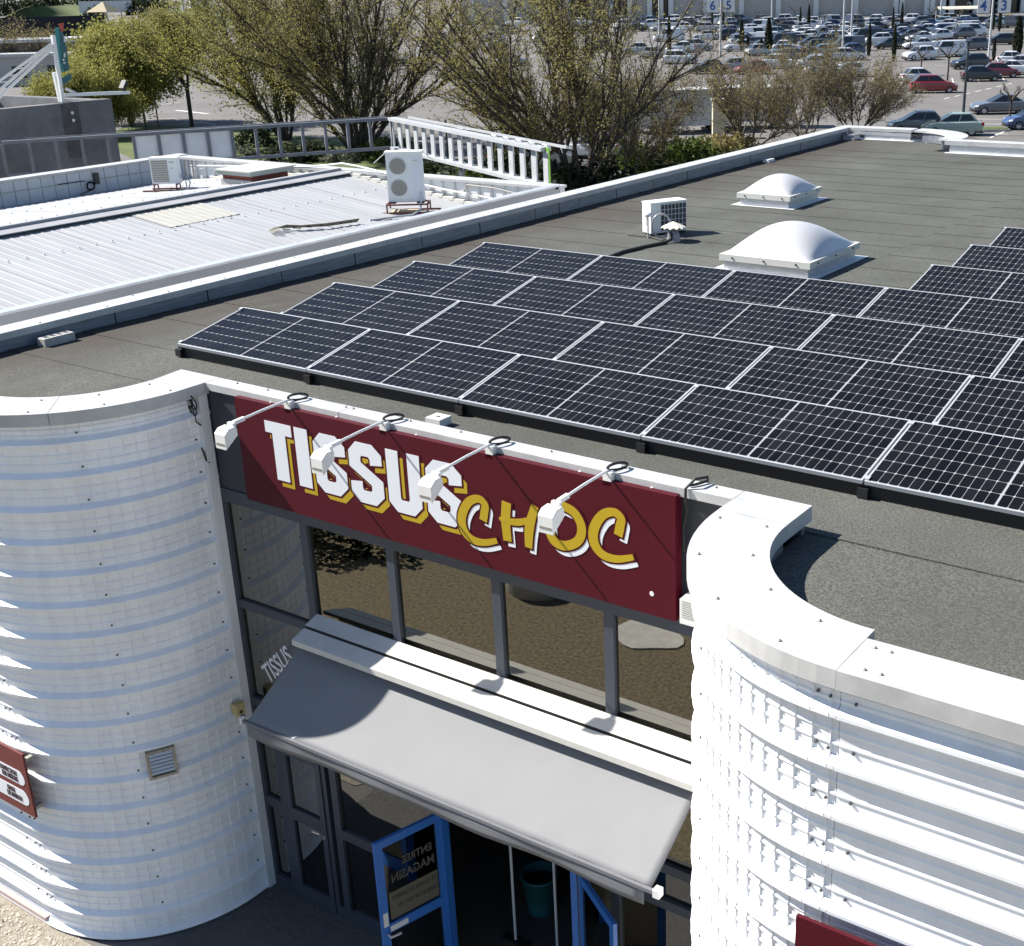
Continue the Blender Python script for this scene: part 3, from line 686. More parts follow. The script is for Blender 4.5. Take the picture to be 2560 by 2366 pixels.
# ------------------------------------------------------------------ things inside the doorway
t = thing('plastic_bin', 'teal plastic bin standing inside the doorway', 'bin', (2.98,1.3,.02)); b = MB(); b.lathe([(.15,.02),(.21,.5),(.225,.5),(.225,.53),(.2,.53),(.14,.06),(0,.06)], (2.98,1.3,0), 18); b.build('tub', teal, t, True); MB().lathe([(.0,.42),(.195,.42)], (2.98,1.3,0), 14).build('filling', black, t)
t = thing('shop_counter', 'long reddish wooden counter inside the shop', 'counter', (2.4,2.6,0)); b = MB(); b.box(1.2,3.4,2.4,2.9,.85,.9); b.build('worktop', mat('counter_wood', (.24,.10,.05), .5, var=.2, vscale=8), t); MB().box(1.3,3.3,2.45,2.85,.02,.85).build('cabinet', mat('cabinet_brown', (.07,.045,.03), .7), t)
for x, yv, l in ((3.06,.72,'thin pale post just inside the entrance, nearer the left leaf'),(3.62,.75,'thin pale post just inside the entrance, nearer the middle')):
    t = thing('antenna_post', l, 'post', (x,yv,.02)); MB().tube([(x,yv,.05),(x,yv,1.7)], .016, 8).build('post', lampw, t); MB().box(x-.16,x+.16,yv-.05,yv+.05,.021,.05).build('foot', black, t)
for i, (x, yv, z, s, l) in enumerate(((5.35,.5,.02,.5,'brown carton behind the right pane, lowest'),(5.4,.55,.525,.42,'brown carton behind the right pane, upper'),(5.8,.75,.02,.35,'small brown carton by the right pane corner'))):
    t = thing('carton_box', l, 'carton', (x,yv,z)); MB().box(x-s/2,x+s/2,yv-.2,yv+.25,z,z+s*.9).build('box', carton, t); MB().box(x-.03,x+.03,yv-.202,yv+.252,z+s*.9,z+s*.9+.003).build('tape', beige, t)

# ------------------------------------------------------------------ solar panels
cell_m = mat('solar_cell', (.0055,.0055,.0062), .3, coat=.0, spec=.12, var=.3, vscale=1.3)
_n = cell_m.node_tree.nodes; _l = cell_m.node_tree.links; _b = _n['Principled BSDF']; _o = _n.new('ShaderNodeObjectInfo'); _h = _n.new('ShaderNodeHueSaturation'); _r = _n.new('ShaderNodeMapRange'); _r.inputs[3].default_value = .6; _r.inputs[4].default_value = 1.7
_l.new(_o.outputs['Random'], _r.inputs[0]); _l.new(_r.outputs[0], _h.inputs['Value']); _l.new(_b.inputs['Base Color'].links[0].from_socket, _h.inputs['Color']); _l.new(_h.outputs[0], _b.inputs['Base Color'])
back_m = mat('solar_backsheet', (.30,.305,.315), .4, spec=.3)
railm = mat('black_rail', (.012,.012,.013), .5)
PW, PH, PX0, PY0, PZ0, PITCHY = 2.094, 1.045, -1.683, .9546, 6.2275, 1.5476
TLT = math.atan2(.2132, 1.0269)
def cellmesh():
    w, h, c = .0795/2, .1625/2, .010
    P = [(-w+c,-h),(w-c,-h),(w,-h+c),(w,h-c),(w-c,h),(-w+c,h),(-w,h-c),(-w,-h+c)]
    b = MB(); b.prism(P, lambda x,y:(x,y,0), lambda x,y:(x,y,.0012)); b.f = b.f[1:]
    return b.mesh('cell', cell_m)
CM = cellmesh()
fb = MB(); tt = .035
fb.box(0,PW,0,.016,-tt,0); fb.box(0,PW,PH-.016,PH,-tt,0); fb.box(0,.016,.016,PH-.016,-tt,0); fb.box(PW-.016,PW,.016,PH-.016,-tt,0)
FM = fb.mesh('frame', mat('panel_frame', (.48,.49,.50), .4, .3))
bb = MB(); bb.box(.016,PW-.016,.016,PH-.016,-.02,-.0045); BM_ = bb.mesh('backsheet', back_m)
gm = MB(); gm.box(-.01,.03,.02,.07,.0,.012); gm.box(-.01,.03,PH-.08,PH-.03,0,.012); GMm = gm.mesh('clamp', galv)
def panel(row, k, label):
    t = thing('solar_panel', label, 'solar panel', (PX0+k*2.114, PY0+row*PITCHY, PZ0), 0, 'solar panels on the shop roof')
    t.rotation_euler = (TLT, 0, 0)
    def ob(n, me):
        o = bpy.data.objects.new(n, me); COL.objects.link(o); o.parent = t; return o
    ob('frame', FM); ob('backsheet', BM_); ob('clamp', GMm)
    cp_ = .0853; mid = PW/2
    for j in range(6):
        y = .026+.083+j*.1688
        for i in range(24):
            x = (mid-.008-cp_*(12-i)+cp_/2) if i < 12 else (mid+.008+cp_*(i-12)+cp_/2)
            o = ob('cell', CM); o.location = (x, y, -.004)
    return t
for row, ks in ((0,range(0,5)),(1,range(0,6)),(2,range(0,6)),(3,range(0,6)),(4,range(3,6)),(5,range(3,5)),(6,range(3,5))):
    for k in ks: panel(row, k, f'black solar panel, {NTH[k-ks[0]]} from the left in the {NTH[row]} row from the coping')
    xa, xb = PX0+ks[0]*2.114, PX0+(ks[-1]+1)*2.114
    for k in list(ks)+[ks[-1]+1]:
        x = PX0+k*2.114-.01; y0 = PY0+row*PITCHY
        t = thing('panel_rail', f'black support rail under the {NTH[row]} panel row at joint {NTH[k-ks[0]]} from the left', 'rail', (x,y0,6.01), 0, 'support rails of the solar panels')
        b = MB(); b.box(x-.06,x+.06,y0-.03,y0+1.3,6.012,6.05); b.build('foot_rail', railm, t)
        b = MB(); b.box(x-.03,x+.03,y0+.03,y0+.09,6.05,6.19); b.box(x-.03,x+.03,y0+.9,y0+.98,6.05,6.38); b.build('upright', railm, t)
        b = MB(); b.box(x-.045,x+.045,y0-.006,y0+.03,6.075,6.16); b.build('end_box', railm, t)
    t = thing('shade_sheet', f'black plate closing the gap under the {NTH[row]} panel row', 'plate', (xa,PY0+row*PITCHY,6.01), 0, 'closing plates under the solar panels')  # black sheets added to stand in for the shade under the panels
    y0 = PY0+row*PITCHY
    MB().box(xa+.01,xb-.03,y0+.045,y0+.05,6.01,6.195).build('front_shade', railm, t); MB().box(xa+.01,xb-.03,y0+1.0,y0+1.004,6.01,6.39).build('rear_shade', railm, t)
# ------------------------------------------------------------------ roof lights
dome_m = mat('dome_opal', (.52,.515,.52), .3, coat=.2)
def skylight(x0,x1,y0,y1,label):
    t = thing('skylight', label, 'skylight', ((x0+x1)/2,(y0+y1)/2,6.0))
    q = .05
    b = MB(); b.box(x0+q,x1-q,y0+q,y1-q,6.0,6.155); b.build('curb', alu, t)
    b = MB(); b.add([(x0-.1,y0-.06,6.012),(x1+.1,y0-.06,6.012),(x1+.1,y1+.1,6.012),(x0-.1,y1+.1,6.012)],[(0,1,2,3)]); b.build('base_flashing', mat('flash_bright', (.62,.63,.64), .5, .2, var=.1), t)
    b = MB(); 
    for a in ((x0,x1,y0,y0+.04),(x0,x1,y1-.04,y1),(x0,x0+.04,y0+.04,y1-.04),(x1-.04,x1,y0+.04,y1-.04)): b.box(*a,6.145,6.24)
    b.build('frame', mat('dome_frame', (.60,.59,.54), .5), t)
    N = 26; rows = []; H = .40*(x1-x0)/1.5
    for j in range(N+1):
        r = []
        for i in range(N+1):
            u, v = i/N*2-1, j/N*2-1
            h = max(0,(1-u*u))*max(0,(1-v*v)); h = (h**.72)
            r.append((x0+.035+(x1-x0-.07)*(i/N), y0+.035+(y1-y0-.07)*(j/N), 6.235+H*h))
        rows.append(r)
    b = MB(); b.grid(rows); b.build('dome', dome_m, t, smooth=True)
    b = MB()
    for i in range(3):
        x = x0+(x1-x0)*(.15+.35*i); b.tube([(x,y0-.012,6.195),(x,y0+.01,6.195)], .014, 6); yy = y0+(y1-y0)*(.15+.35*i); b.tube([(x1-.01,yy,6.195),(x1+.012,yy,6.195)], .014, 6)
    o = b.build('frame_screws', black, t); o['kind'] = 'stuff'
skylight(1.33,2.80,8.35,10.12,'large white domed skylight directly behind the solar panels')
skylight(-1.22,-.10,13.62,15.02,'smaller white domed skylight farther back on the roof')
# ------------------------------------------------------------------ outdoor unit on the shop roof
def rootspace(x, y, z, rz): return Matrix.Translation((x,y,z)) @ Matrix.Rotation(rz,4,'Z')
t = thing('roof_condenser', 'white air conditioner outdoor unit on the felt roof with coil grid facing right', 'air conditioner', (-.93,10.5,6.0), R(62)); t.scale = (.88,.88,.92)
b = MB(); b.box(-.40,.40,-.16,.16,.05,.60); b.box(-.41,.41,-.17,.17,.585,.61); b.build('casing', ac_w, t, local=True)
b = MB(); b.box(-.18,.39,-.163,-.158,.08,.57); b.build('coil', grille_d, t, local=True)
b = MB()
for i in range(8): b.box(-.18+i*.081,-.173+i*.081,-.168,-.163,.08,.57)
for j in range(6): b.box(-.18,.39,-.169,-.1635,.08+j*.095,.087+j*.095)
b.build('guard_grid', ac_w, t, local=True)
b = MB(); b.box(-.35,-.28,-.18,.18,.0,.05); b.box(.28,.35,-.18,.18,0,.05); b.build('foot', black, t, local=True)
b = MB(); b.box(-.405,-.40,-.05,.02,.18,.34); b.build('valve_cover', grille_m, t, local=True)
t = thing('hose_coil', 'clear white coiled hose leaning on the outdoor unit', 'hose', (-.8,10.1,6.0)); b = MB()
for rad, of in ((.165,0),(.15,.03),(.165,.06)): b.tube([tuple(np.array((-.70,10.02,6.23))+RH*rad*math.cos(a)+np.array((0,0,1))*rad*1.2*math.sin(a)-FH*of) for a in np.linspace(0,6.3,26)], .009, 6)
b.build('coil', mat('hose_clear', (.30,.31,.33), .25), t, smooth=True)
t = thing('roof_vent', 'small white round cap vent on a pipe in front of the outdoor unit', 'vent', (-.93,9.97,6.0)); MB().tube([(-.93,9.97,6.0),(-.93,9.97,6.36)], .014, 10).build('pipe', galv, t); MB().lathe([(.0,.44),(.06,.425),(.085,.38),(.03,.36)], (-.93,9.97,6.0), 14).build('cap', lampw, t, True)
t = thing('cowl_vent', 'fluted pale cone cowl on a wrapped pipe where black cables leave the roof', 'vent', (-.42,9.95,6.0))
b = MB(); vs = [(-.42,9.95,6.33)]
for k in range(24):
    a = 2*math.pi*k/24; rr_ = .22 if k % 2 else .185; vs.append((-.42+rr_*math.cos(a), 9.95+rr_*math.sin(a), 6.225 if k % 2 else 6.25))
b.add(vs, [(0,1+k,1+(k+1) % 24) for k in range(24)]); b.build('cone', mat('cowl_cream', (.62,.59,.50), .6), t)
MB().lathe([(.12,6.0),(.09,6.15),(.12,6.24)], (-.42,9.95,0), 12).build('pipe', flash, t)
b = MB(); b.tube([(-.42,9.85,6.15),(-.37,9.78,6.06),(-.40,9.68,6.03),(-.52,9.2,6.03),(-.6,8.7,6.03),(-.55,8.0,6.03),(-.1,7.2,6.03)], .028, 8); tag(b.build('cable_hose', black, None, True), 'thick black cable hose lying on the roof from the cowl to the panels', 'cable')
b = MB(); b.tube([(-1.35,10.0,6.02),(-.9,10.0,6.02),(-.55,9.85,6.02)], .012, 6); tag(b.build('thin_cable', black), 'thin black line lying on the roof left of the cowl', 'cable')
t = thing('concrete_block', 'hollow grey concrete block lying at the foot of the left parapet', 'block', (-3.55,.62,6.0)); b = MB(); b.box(-3.64,-3.47,.42,.83,6.06,6.165); o = b.build('block', concrete, t); o.modifiers.new('b','BEVEL').width = .008
b = MB()
for k in range(4): b.box(-3.61,-3.52,.47+k*.09,.53+k*.09,6.1653,6.1658)
b.build('cell_openings', grille_d, t)
t = thing('drain_cover', 'small white drain cover on the roof by the far left parapet', 'cover', (-3.5,19.5,6.0)); MB().box(-3.58,-3.44,19.3,19.62,6.01,6.07).build('cover', lampw, t); MB().box(-3.6,-3.42,19.28,19.64,6.006,6.012).build('rim', galv, t)
t = thing('corner_sump', 'grey metal sump box in the far left corner of the roof', 'box', (-3.5,24.3,6.0)); MB().box(-3.73,-3.42,24.2,24.58,6.0,6.13).build('box', alu, t); MB().box(-3.74,-3.40,24.18,24.59,6.13,6.145).build('lid', flash, t)

# ------------------------------------------------------------------ neighbouring hall with the ribbed metal roof
nb = thing('neighbour_hall', 'low hall with white ribbed metal roof, ridge cap and lined parapets left of the shop', 'building', (-11,5,0))
roof_w = mat('roof_sheet_white', (.30,.305,.31), .55, col2=(.36,.365,.37), vscale=.9, stretch=(.5,3,1), detail=8)
liner = mat('liner_sheet', (.46,.48,.50), .5, var=.08, vscale=2)
SN, SF, XR_, ZRd = .12, .085, -11.0, 6.12
def zroof(x): return ZRd-(SN*(x-XR_) if x > XR_ else SF*(XR_-x))
def ribbed(x0, x1, ya, yb, name, m, lift=0., par=nb):
    prof = []; yy = ya; n = max(1, round((yb-ya)/.19)); st = (yb-ya)/n
    for k in range(n):
        a = ya+k*st; prof += [(a,0),(a+st*.55,0),(a+st*.66,.0065),(a+st*.82,.0065),(a+st*.93,0)]
    prof.append((yb,0)); b = MB()
    b.grid([[(x, y, zroof(x)+h+lift) for y, h in prof] for x in (x0,(x0+x1)/2,x1)]); return b.build(name, m, par, fix=False)
for k in range(13):
    ya = .35+k*1.0; yb_ = min(ya+1.0, 12.95); li = .004*(k % 2)
    ribbed(-10.98, -5.12, ya, yb_, 'roof_sheet', roof_w, li); ribbed(-16.9, -11.02, ya, yb_, 'roof_sheet', roof_w, li)
ribbed(-10.75, -9.55, 7.0, 8.66, 'daylight_sheet', mat('grp_sheet', (.40,.39,.34), .5, var=.06, vscale=4), .012)
b = MB(); b.add([(-11.0,.35,6.20),(-10.72,.35,6.155),(-10.72,12.9,6.155),(-11.0,12.9,6.20)],[(0,1,2,3)]); b.add([(-10.72,.35,6.155),(-10.72,.35,6.14),(-10.72,12.9,6.14),(-10.72,12.9,6.155)],[(0,1,2,3)]); b.build('ridge_cap', roof_w, nb)
b = MB(); b.box(-11.06,-11.004,.35,12.9,6.08,6.235); b.build('ridge_upstand', mat('upstand_grey', (.30,.31,.33), .6), nb); b = MB(); b.box(-11.12,-11.0,.35,12.9,6.236,6.245); b.build('ridge_cap', roof_w, nb)
b = MB(); b.box(-5.12,-5.0,.35,13.05,0,6.19); b.build('side_wall', mat('side_wall_grey', (.27,.275,.285), .6, var=.06, vscale=1, stretch=(1,.3,2)), nb); b = MB(); b.box(-5.16,-4.975,.33,13.07,6.191,6.225); b.build('gutter_cap', galv, nb)
b = MB(); b.box(-17.15,-16.95,.35,13.3,0,6.16); b.box(-16.95,-5.0,13.07,13.25,0,6.14); b.box(-16.95,-5.12,.35,.5,0,5.25); b.build('outer_wall', mat('hall_wall', (.5,.5,.49), .7), nb)
MB().box(-17.25,-16.87,.3,13.35,6.161,6.21).build('parapet_cap', coping_m, nb); MB().box(-16.868,-5.0,12.93,13.32,6.141,6.19).build('parapet_cap', coping_m, nb)
for k in range(37):                         # inner lining of the far parapet, plank by plank
    y0 = .4+k*.338; b = MB(); z0 = zroof(-16.9)-.04
    b.hexa([(-16.95,y0+.008,z0),(-16.915,y0+.008,z0),(-16.915,y0+.33,z0),(-16.95,y0+.33,z0)],[(-16.95,y0+.008,6.15),(-16.92,y0+.008,6.15),(-16.92,y0+.33,6.15),(-16.95,y0+.33,6.15)]); b.build('liner_panel', liner, nb)
b = MB(); b.box(-16.914,-16.905,.35,12.9,zroof(-16.9)+.30,zroof(-16.9)+.315); b.build('liner_joint', grille_m, nb)
for k in range(35):
    x0 = -16.85+k*.338; x1 = x0+.338; b = MB(); z0 = zroof(x0)-.05
    if x1 > -5.1: break
    b.grid([[(x0,13.03,z),(x0+.09,13.03,z),(x0+.12,12.985,z),(x1-.05,12.985,z),(x1-.01,13.03,z)] for z in (z0, 6.14)]); b.build('liner_panel', white, nb, fix=False)
b = MB(); pts = [(-16.3,12.94,zroof(-16.3)+.33)]+[(x,12.94,zroof(x)+.22+.03*math.sin(x*1.7)) for x in np.arange(-13,-5.5,.5)]; b.tube(pts, .022, 6); b.build('pipe', lampw, nb)
b = MB(); b.tube([(-16.5,12.9,5.5),(-16.5,12.9,6.15)], .02, 6); b.tube([(-16.2,12.9,5.5),(-16.2,12.9,6.15)], .02, 6); b.build('pipe', grille_m, nb)
b = MB(); 
for x in np.arange(-15.5,-6,.3): b.box(x,x+.29,12.88,12.95,zroof(x)-.01,zroof(x)+.055)
b.build('foot_flashing', mat('foot_cream', (.62,.60,.54), .7), nb)
b = MB(); b.tube([(-7.4,12.9,5.95),(-7.3,12.9,6.1),(-6.6,12.9,6.08),(-5.8,12.9,5.98)], .018, 6); b.build('pipe', grille_m, nb)
# fixing caps over the sheets
b = MB()
for yy in np.arange(.7,12.8,.333):
    for x in (-9.4,-7.3,-5.9,-12.5,-14.6): b.lathe([(.022,0),(.015,.018),(0,.022)], (x,yy-.067,zroof(x)+.021), 5)
o = b.build('fixing_caps', mat('cap_grey', (.6,.6,.6), .5), nb); o['kind'] = 'stuff'
# rooftop units
def fan_unit(b_parent, w, d, h, fans, z0, grid=False):
    b = MB(); b.box(-w/2,w/2,-d/2,d/2,z0,z0+h); o = b.build('casing', ac_w, b_parent, local=True)
    b = MB(); b.box(-w/2-.03,w/2+.03,-d/2-.04,d/2+.04,z0+h,z0+h+.025); b.build('lid', ac_w, b_parent, local=True)
    for fx, fz, fr_ in fans:
        b = MB(); b.lathe([(fr_*1.03,-d/2-.012),(fr_,-d/2-.02),(fr_*.96,-d/2-.003)], (fx,0,z0+fz), 28, 'y'); b.build('fan_ring', ac_w, b_parent, local=True)
        g_ = MB(); g_.lathe([(fr_*.97,-d/2-.004),(0,-d/2-.004)], (fx,0,z0+fz), 24, 'y'); gg = g_.build('fan_recess', grille_m, b_parent, local=True)
        g_ = MB()
        for q in np.linspace(.25,.95,6): g_.lathe([(fr_*q,-d/2-.012),(fr_*q-.008,-d/2-.014)], (fx,0,z0+fz), 24, 'y')
        for k in range(6):
            a = k*math.pi/6; g_.bar((fx-fr_*.95*math.cos(a),-d/2-.012,z0+fz-fr_*.95*math.sin(a)),(fx+fr_*.95*math.cos(a),-d/2-.012,z0+fz+fr_*.95*math.sin(a)),.006)
        g_.build('fan_guard', mat('guard_beige', (.42,.40,.35), .6), gg, local=True)
u2 = thing('twin_fan_unit', 'tall white twin fan air conditioning unit on a rusty stand by the hall gutter', 'air conditioner', (-7.65,11.4,zroof(-7.65)), R(35)); u2.scale = (.72,.72,.70)
fan_unit(u2, 1.0, .36, 1.40, ((-.18,1.02,.235),(-.18,.40,.235)), .34)
b = MB(); b.box(.22,.48,-.184,-.181,.36,1.6); b.build('front_panel', mat('panel_pale', (.66,.67,.70), .5), u2, local=True)
b = MB(); b.box(.24,.40,-.187,-.1845,1.49,1.52); b.build('name_plate', mat('plate_cream', (.5,.48,.36), .5), u2, local=True)
b = MB()
for x in (-.55,.6):
    for y_ in (-.3,.35): b.bar((x,y_,0.02),(x,y_,.27),.04)
    b.bar((x,-.32,.27),(x,.37,.27),.045)
b.bar((-.57,-.3,.27),(.62,-.3,.27),.045); b.bar((-.57,.35,.27),(.62,.35,.27),.045); b.bar((-1.25,-.3,.03),(.75,-.3,.03),.05); b.bar((-.7,.35,.03),(.9,.35,.03),.05)
b.build('stand', rust, u2, local=True)
b = MB(); b.box(-.45,.3,-.25,.2,.04,.06); b.build('board', wood, u2, local=True); b = MB(); b.box(-.5,-.3,-.25,.25,.295,.335); b.box(.3,.5,-.25,.25,.295,.335); b.build('rubber_block', black, u2, local=True)
b = MB(); b.tube([(.42,-.2,.6),(.42,-.25,.34),(.40,-.32,.12),(.2,-.6,.03),(-.5,-1.0,.02),(-.9,-1.3,.02)], .03, 8); b.build('insulated_pipe', galv, u2, local=True)
b = MB(); b.tube([(-.52,-.1,1.72),(-.85,-.1,1.45)], .012, 6); b.tube([(.52,.1,1.72),(.85,.2,1.4)], .012, 6); b.build('guy_wire', lampw, u2, local=True)
u1 = thing('single_fan_unit', 'square white single fan air conditioning unit on a low rusty stand by the far parapet', 'air conditioner', (-14.15,10.55,zroof(-14.15)), R(38)); u1.scale = (.66,.66,.70)
fan_unit(u1, .92, .40, .80, (), .24)
b = MB(); b.box(-.42,.12,-.206,-.20,.30,.98); b.build('louvre_back', grille_m, u1, local=True)
for k in range(9):
    b = MB(); b.box(-.42,.12,-.225,-.207,.33+k*.072,.36+k*.072); b.build('slat', mat('slat_cream', (.5,.49,.44), .5), u1, local=True)
b = MB(); b.box(.20,.36,-.205,-.2,.9,.93); b.box(.22,.32,-.205,-.2,.72,.735); b.build('badge', grille_m, u1, local=True)
b = MB(); b.bar((-.8,-.25,.03),(.75,-.25,.03),.05); b.bar((-.6,.25,.03),(1.2,.25,.03),.05)
for x in (-.4,.35):
    b.bar((x,-.25,.03),(x,-.25,.2),.04); b.bar((x,.25,.03),(x,.25,.2),.04); b.bar((x,-.27,.21),(x,.27,.21),.045)
b.build('stand', rust, u1, local=True)
b = MB(); b.tube([(.47,0,.5),(.65,.0,.42),(.78,-.05,.25),(.72,-.1,.06)], .022, 6); b.tube([(.47,.05,.42),(.6,.08,.3),(.62,.05,.05)], .022, 6); b.build('insulated_pipe', galv, u1, local=True)
t = thing('roof_hatch', 'long cream roof hatch with rust red side on the far slope of the hall roof', 'hatch', (-13.0,11.9,zroof(-13)))
hz = zroof(-13.0)
b = MB(); b.box(-13.27,-12.33,11.4,12.5,hz-.15,hz+.22); b.build('curb', mat('red_curb', (.20,.055,.035), .8, var=.3, vscale=8), t)
b = MB(); b.box(-13.3,-12.3,11.36,11.399,hz-.1,hz+.12); b.build('front_flashing', mat('curb_grey', (.38,.37,.36), .7), t)
b = MB(); b.box(-13.36,-12.22,11.3,12.6,hz+.222,hz+.31); b.build('frame', mat('hatch_green', (.36,.39,.36), .5), t); b = MB(); b.box(-13.4,-12.18,11.26,12.64,hz+.311,hz+.335); b.build('lid', mat('hatch_cream', (.46,.455,.40), .5), t)
t = thing('cable_coil', 'loose bundle of thin cables bent in a hook on the hall roof', 'cable', (-8,8.8,5.7)); b = MB()
for k in range(5):
    o_ = k*.05; pts = [(-7.62+.5*0,9.9+o_*.3,0),(-7.75,9.2,0),(-8.02+o_*.4,8.7,0),(-8.25+o_*.6,8.35+o_,0),(-8.15+o_*.4,8.12+o_*.6,0),(-7.95+o_*.1,8.05+o_*.6,0)]
    b.tube([(x,y_,zroof(x)+.05+.012*k) for x,y_,_ in pts], .009, 5)
b.build('strands', mat('cable_brown', (.18,.15,.11), .8), t)
b = MB()
for k in range(7):
    y_ = 8.4+k*.22; x = -8.1+k*.06; b.tube([(x,y_,zroof(x)+.05),(x+.16,y_+.04,zroof(x)+.05)], .012, 5)
b.build('ties', black, t)
t = thing('wall_conduit', 'dark conduit stub with a coiled black hose on the far hall parapet', 'conduit', (-16.88,10.6,5.8)); b = MB(); b.box(-16.905,-16.84,10.55,10.67,5.82,6.08); b.build('stub', mat('conduit_dark', (.06,.055,.05), .8), t)
b = MB(); b.tube([(-16.86,10.42+.10*math.cos(a),5.80+.09*math.sin(a)) for a in np.linspace(0,12.6,40)], .02, 6); b.tube([(-16.86,10.4,5.7),(-16.7,10.0,5.66)], .012, 5); b.tube([(-16.88,10.3,5.93),(-16.89,9.6,5.94)], .012, 5); b.build('hose', black, t)

# ------------------------------------------------------------------ bare steel fascia frame behind the hall
ff = thing('fascia_frame', 'bare grey ladder-like steel fascia frame turning a corner behind the hall', 'frame', (-18.4,22.5,5.3))
fm0 = mat('fascia_steel_shaded', (.13,.14,.16), .6, var=.15, vscale=4); fm1 = mat('fascia_steel_sunlit', (.38,.39,.40), .5, var=.1, vscale=4)  # same steel in two tones: shaded leg coloured darker, sunlit leg paler
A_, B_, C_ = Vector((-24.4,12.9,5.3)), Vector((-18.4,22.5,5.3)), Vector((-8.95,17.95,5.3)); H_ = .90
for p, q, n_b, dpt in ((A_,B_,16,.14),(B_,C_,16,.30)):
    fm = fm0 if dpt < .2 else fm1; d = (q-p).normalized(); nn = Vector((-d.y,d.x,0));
    if nn.dot(Vector((-1,1,0))) < 0: nn = -nn
    b = MB()
    for z in (0,H_): b.bar(p+Vector((0,0,z)), q+Vector((0,0,z)), dpt, .09)
    b.bar(p+nn*.6+Vector((0,0,H_)), q+nn*.6+Vector((0,0,H_)), .06)
    b.build('rail', fm, ff)
    for k in range(n_b+1):
        a = p+(q-p)*k/n_b; b = MB(); b.bar(a+Vector((0,0,.045)), a+Vector((0,0,H_-.045)), .10 if dpt < .2 else .045, .09 if dpt < .2 else .26, up=tuple(d)); b.build('post', fm, ff)
        if dpt < .2 and 5 <= k <= 8:
            e = p+(q-p)*(k+.94)/n_b; s_ = p+(q-p)*(k+.06)/n_b; b = MB(); b.hexa([s_+nn*.03+Vector((0,0,.06)),e+nn*.03+Vector((0,0,.06)),e+nn*.05+Vector((0,0,.06)),s_+nn*.05+Vector((0,0,.06))],[s_+nn*.03+Vector((0,0,H_-.06)),e+nn*.03+Vector((0,0,H_-.06)),e+nn*.05+Vector((0,0,H_-.06)),s_+nn*.05+Vector((0,0,H_-.06))]); b.build('infill_panel', mat('infill_white', (.62,.63,.65), .6, var=.06), ff)
d = (C_-B_).normalized()
b = MB(); b.bar(C_+d*.05+Vector((0,0,-.05)), C_+d*.05+Vector((0,0,H_+.05)), .025,.28, up=tuple(d)); b.build('end_plate', mat('lime_edge', (.12,.28,.03), .5), ff)
b = MB()
for k in range(5):
    a = B_+(C_-B_)*(.70+.07*k); b.tube([a+Vector((0,0,H_+.05)),a+Vector((.1,-.1,H_+.12)),a+Vector((.25,-.12,H_+.1)),a+Vector((.3,-.05,H_+.05))], .015, 5)
b.build('wire_loops', galv, ff)
b = MB()
for p in (B_, C_-d*.3, A_+(B_-A_)*.5, B_+(C_-B_)*.5): b.bar((p.x,p.y,0),(p.x,p.y,5.3),.12)
b.build('support_post', fm0, ff)

# ------------------------------------------------------------------ concrete building at the far left
cw = mat('render_grey', (.125,.125,.13), .9, var=.25, vscale=1.2, bump=.3, bscale=14)
cb = thing('concrete_building', 'grey rendered flat roofed building with a dark streak at the left edge', 'building', (-28,14,0))
b = MB(); b.box(-25.8,-25.4,0,17.4,0,7.02); b.box(-38,-25.8,17.0,17.4,0,7.0); b.build('wall', cw, cb)
b = MB(); b.box(-38,-25.8,0,17.0,6.3,6.5); b.build('roof', roof_w, cb)
b = MB(); b.box(-38.2,-37.8,0,17.4,6.2,7.0); b.box(-31.2,-30.9,0,17,6.5,6.85); b.build('parapet', coping_m, cb)
b = MB(); b.box(-25.397,-25.393,15.6,16.2,5.4,7.0); b.build('damp_streak', mat('streak_dark', (.075,.07,.07), .95, var=.3), cb)
for z in (6.72,6.5): MB().lathe([(.045,-25.39),(.05,-25.37),(0,-25.365)], (0,15.95,z), 10, 'x').build('anchor_cap', lampw, cb)
# the roof sign seen edge-on
pz = 7.0
rs = thing('roof_sign', 'tall teal and red roof sign seen edge-on with white raking supports', 'sign', (-24,14.9,7))
def W2(px, py, x):               # point on the plane X = x
    v = cam_hit(px, py); k = (x-CAM[0])/v[0]; return Vector(CAM+v*k)
XS = -25.7
def hw_(px, py, off=0.): p = W2(px, py, XS); return Vector((p.x+off, p.y, p.z))
b = MB(); b.bar(hw_(157,256), hw_(132,88), .10); b.bar(hw_(166,255,-.3), hw_(150,182,-.3), .10); b.bar(hw_(168,240,-.3), hw_(160,205,-.3), .08); b.build('upright', lampw, rs)
b = MB(); b.bar(hw_(132,112), hw_(78,262,-2.4), .07); b.bar(hw_(134,118), hw_(86,256,-2.0), .07); b.bar(hw_(128,110), hw_(58,262,-2.8), .06)
for k in range(7):
    f = .15+.12*k; b.bar(hw_(132,112).lerp(hw_(78,262,-2.4), f), hw_(128,110).lerp(hw_(58,262,-2.8), f+.04), .03)
b.build('raking_support', lampw, rs)
b = MB(); b.bar(hw_(160,238), hw_(306,231,.35), .10); b.bar(hw_(164,222), hw_(192,235), .07); b.build('lamp_arm', lampw, rs)
b = MB(); b.bar(hw_(290,222,.3), hw_(298,202,.3), .22,.10); b.bar(hw_(297,232,.3), hw_(297,218,.3), .05); b.build('floodlight', black, rs)
tealm = mat('sign_teal', (.015,.20,.20), .4)
L_ = [(137,70),(138,95),(140,120),(143,145),(149,168),(154,180)]; R_ = [(147,70),(148,95),(150,120),(152,145),(156,168),(160,180)]; F_ = [(150,72),(158,92),(164,118),(167,145),(170,165),(172,177)]
b = MB(); q = [hw_(*p) for p in L_]+[hw_(*p) for p in R_][::-1]; q2 = [v+Vector((-.12,.1,0)) for v in q]
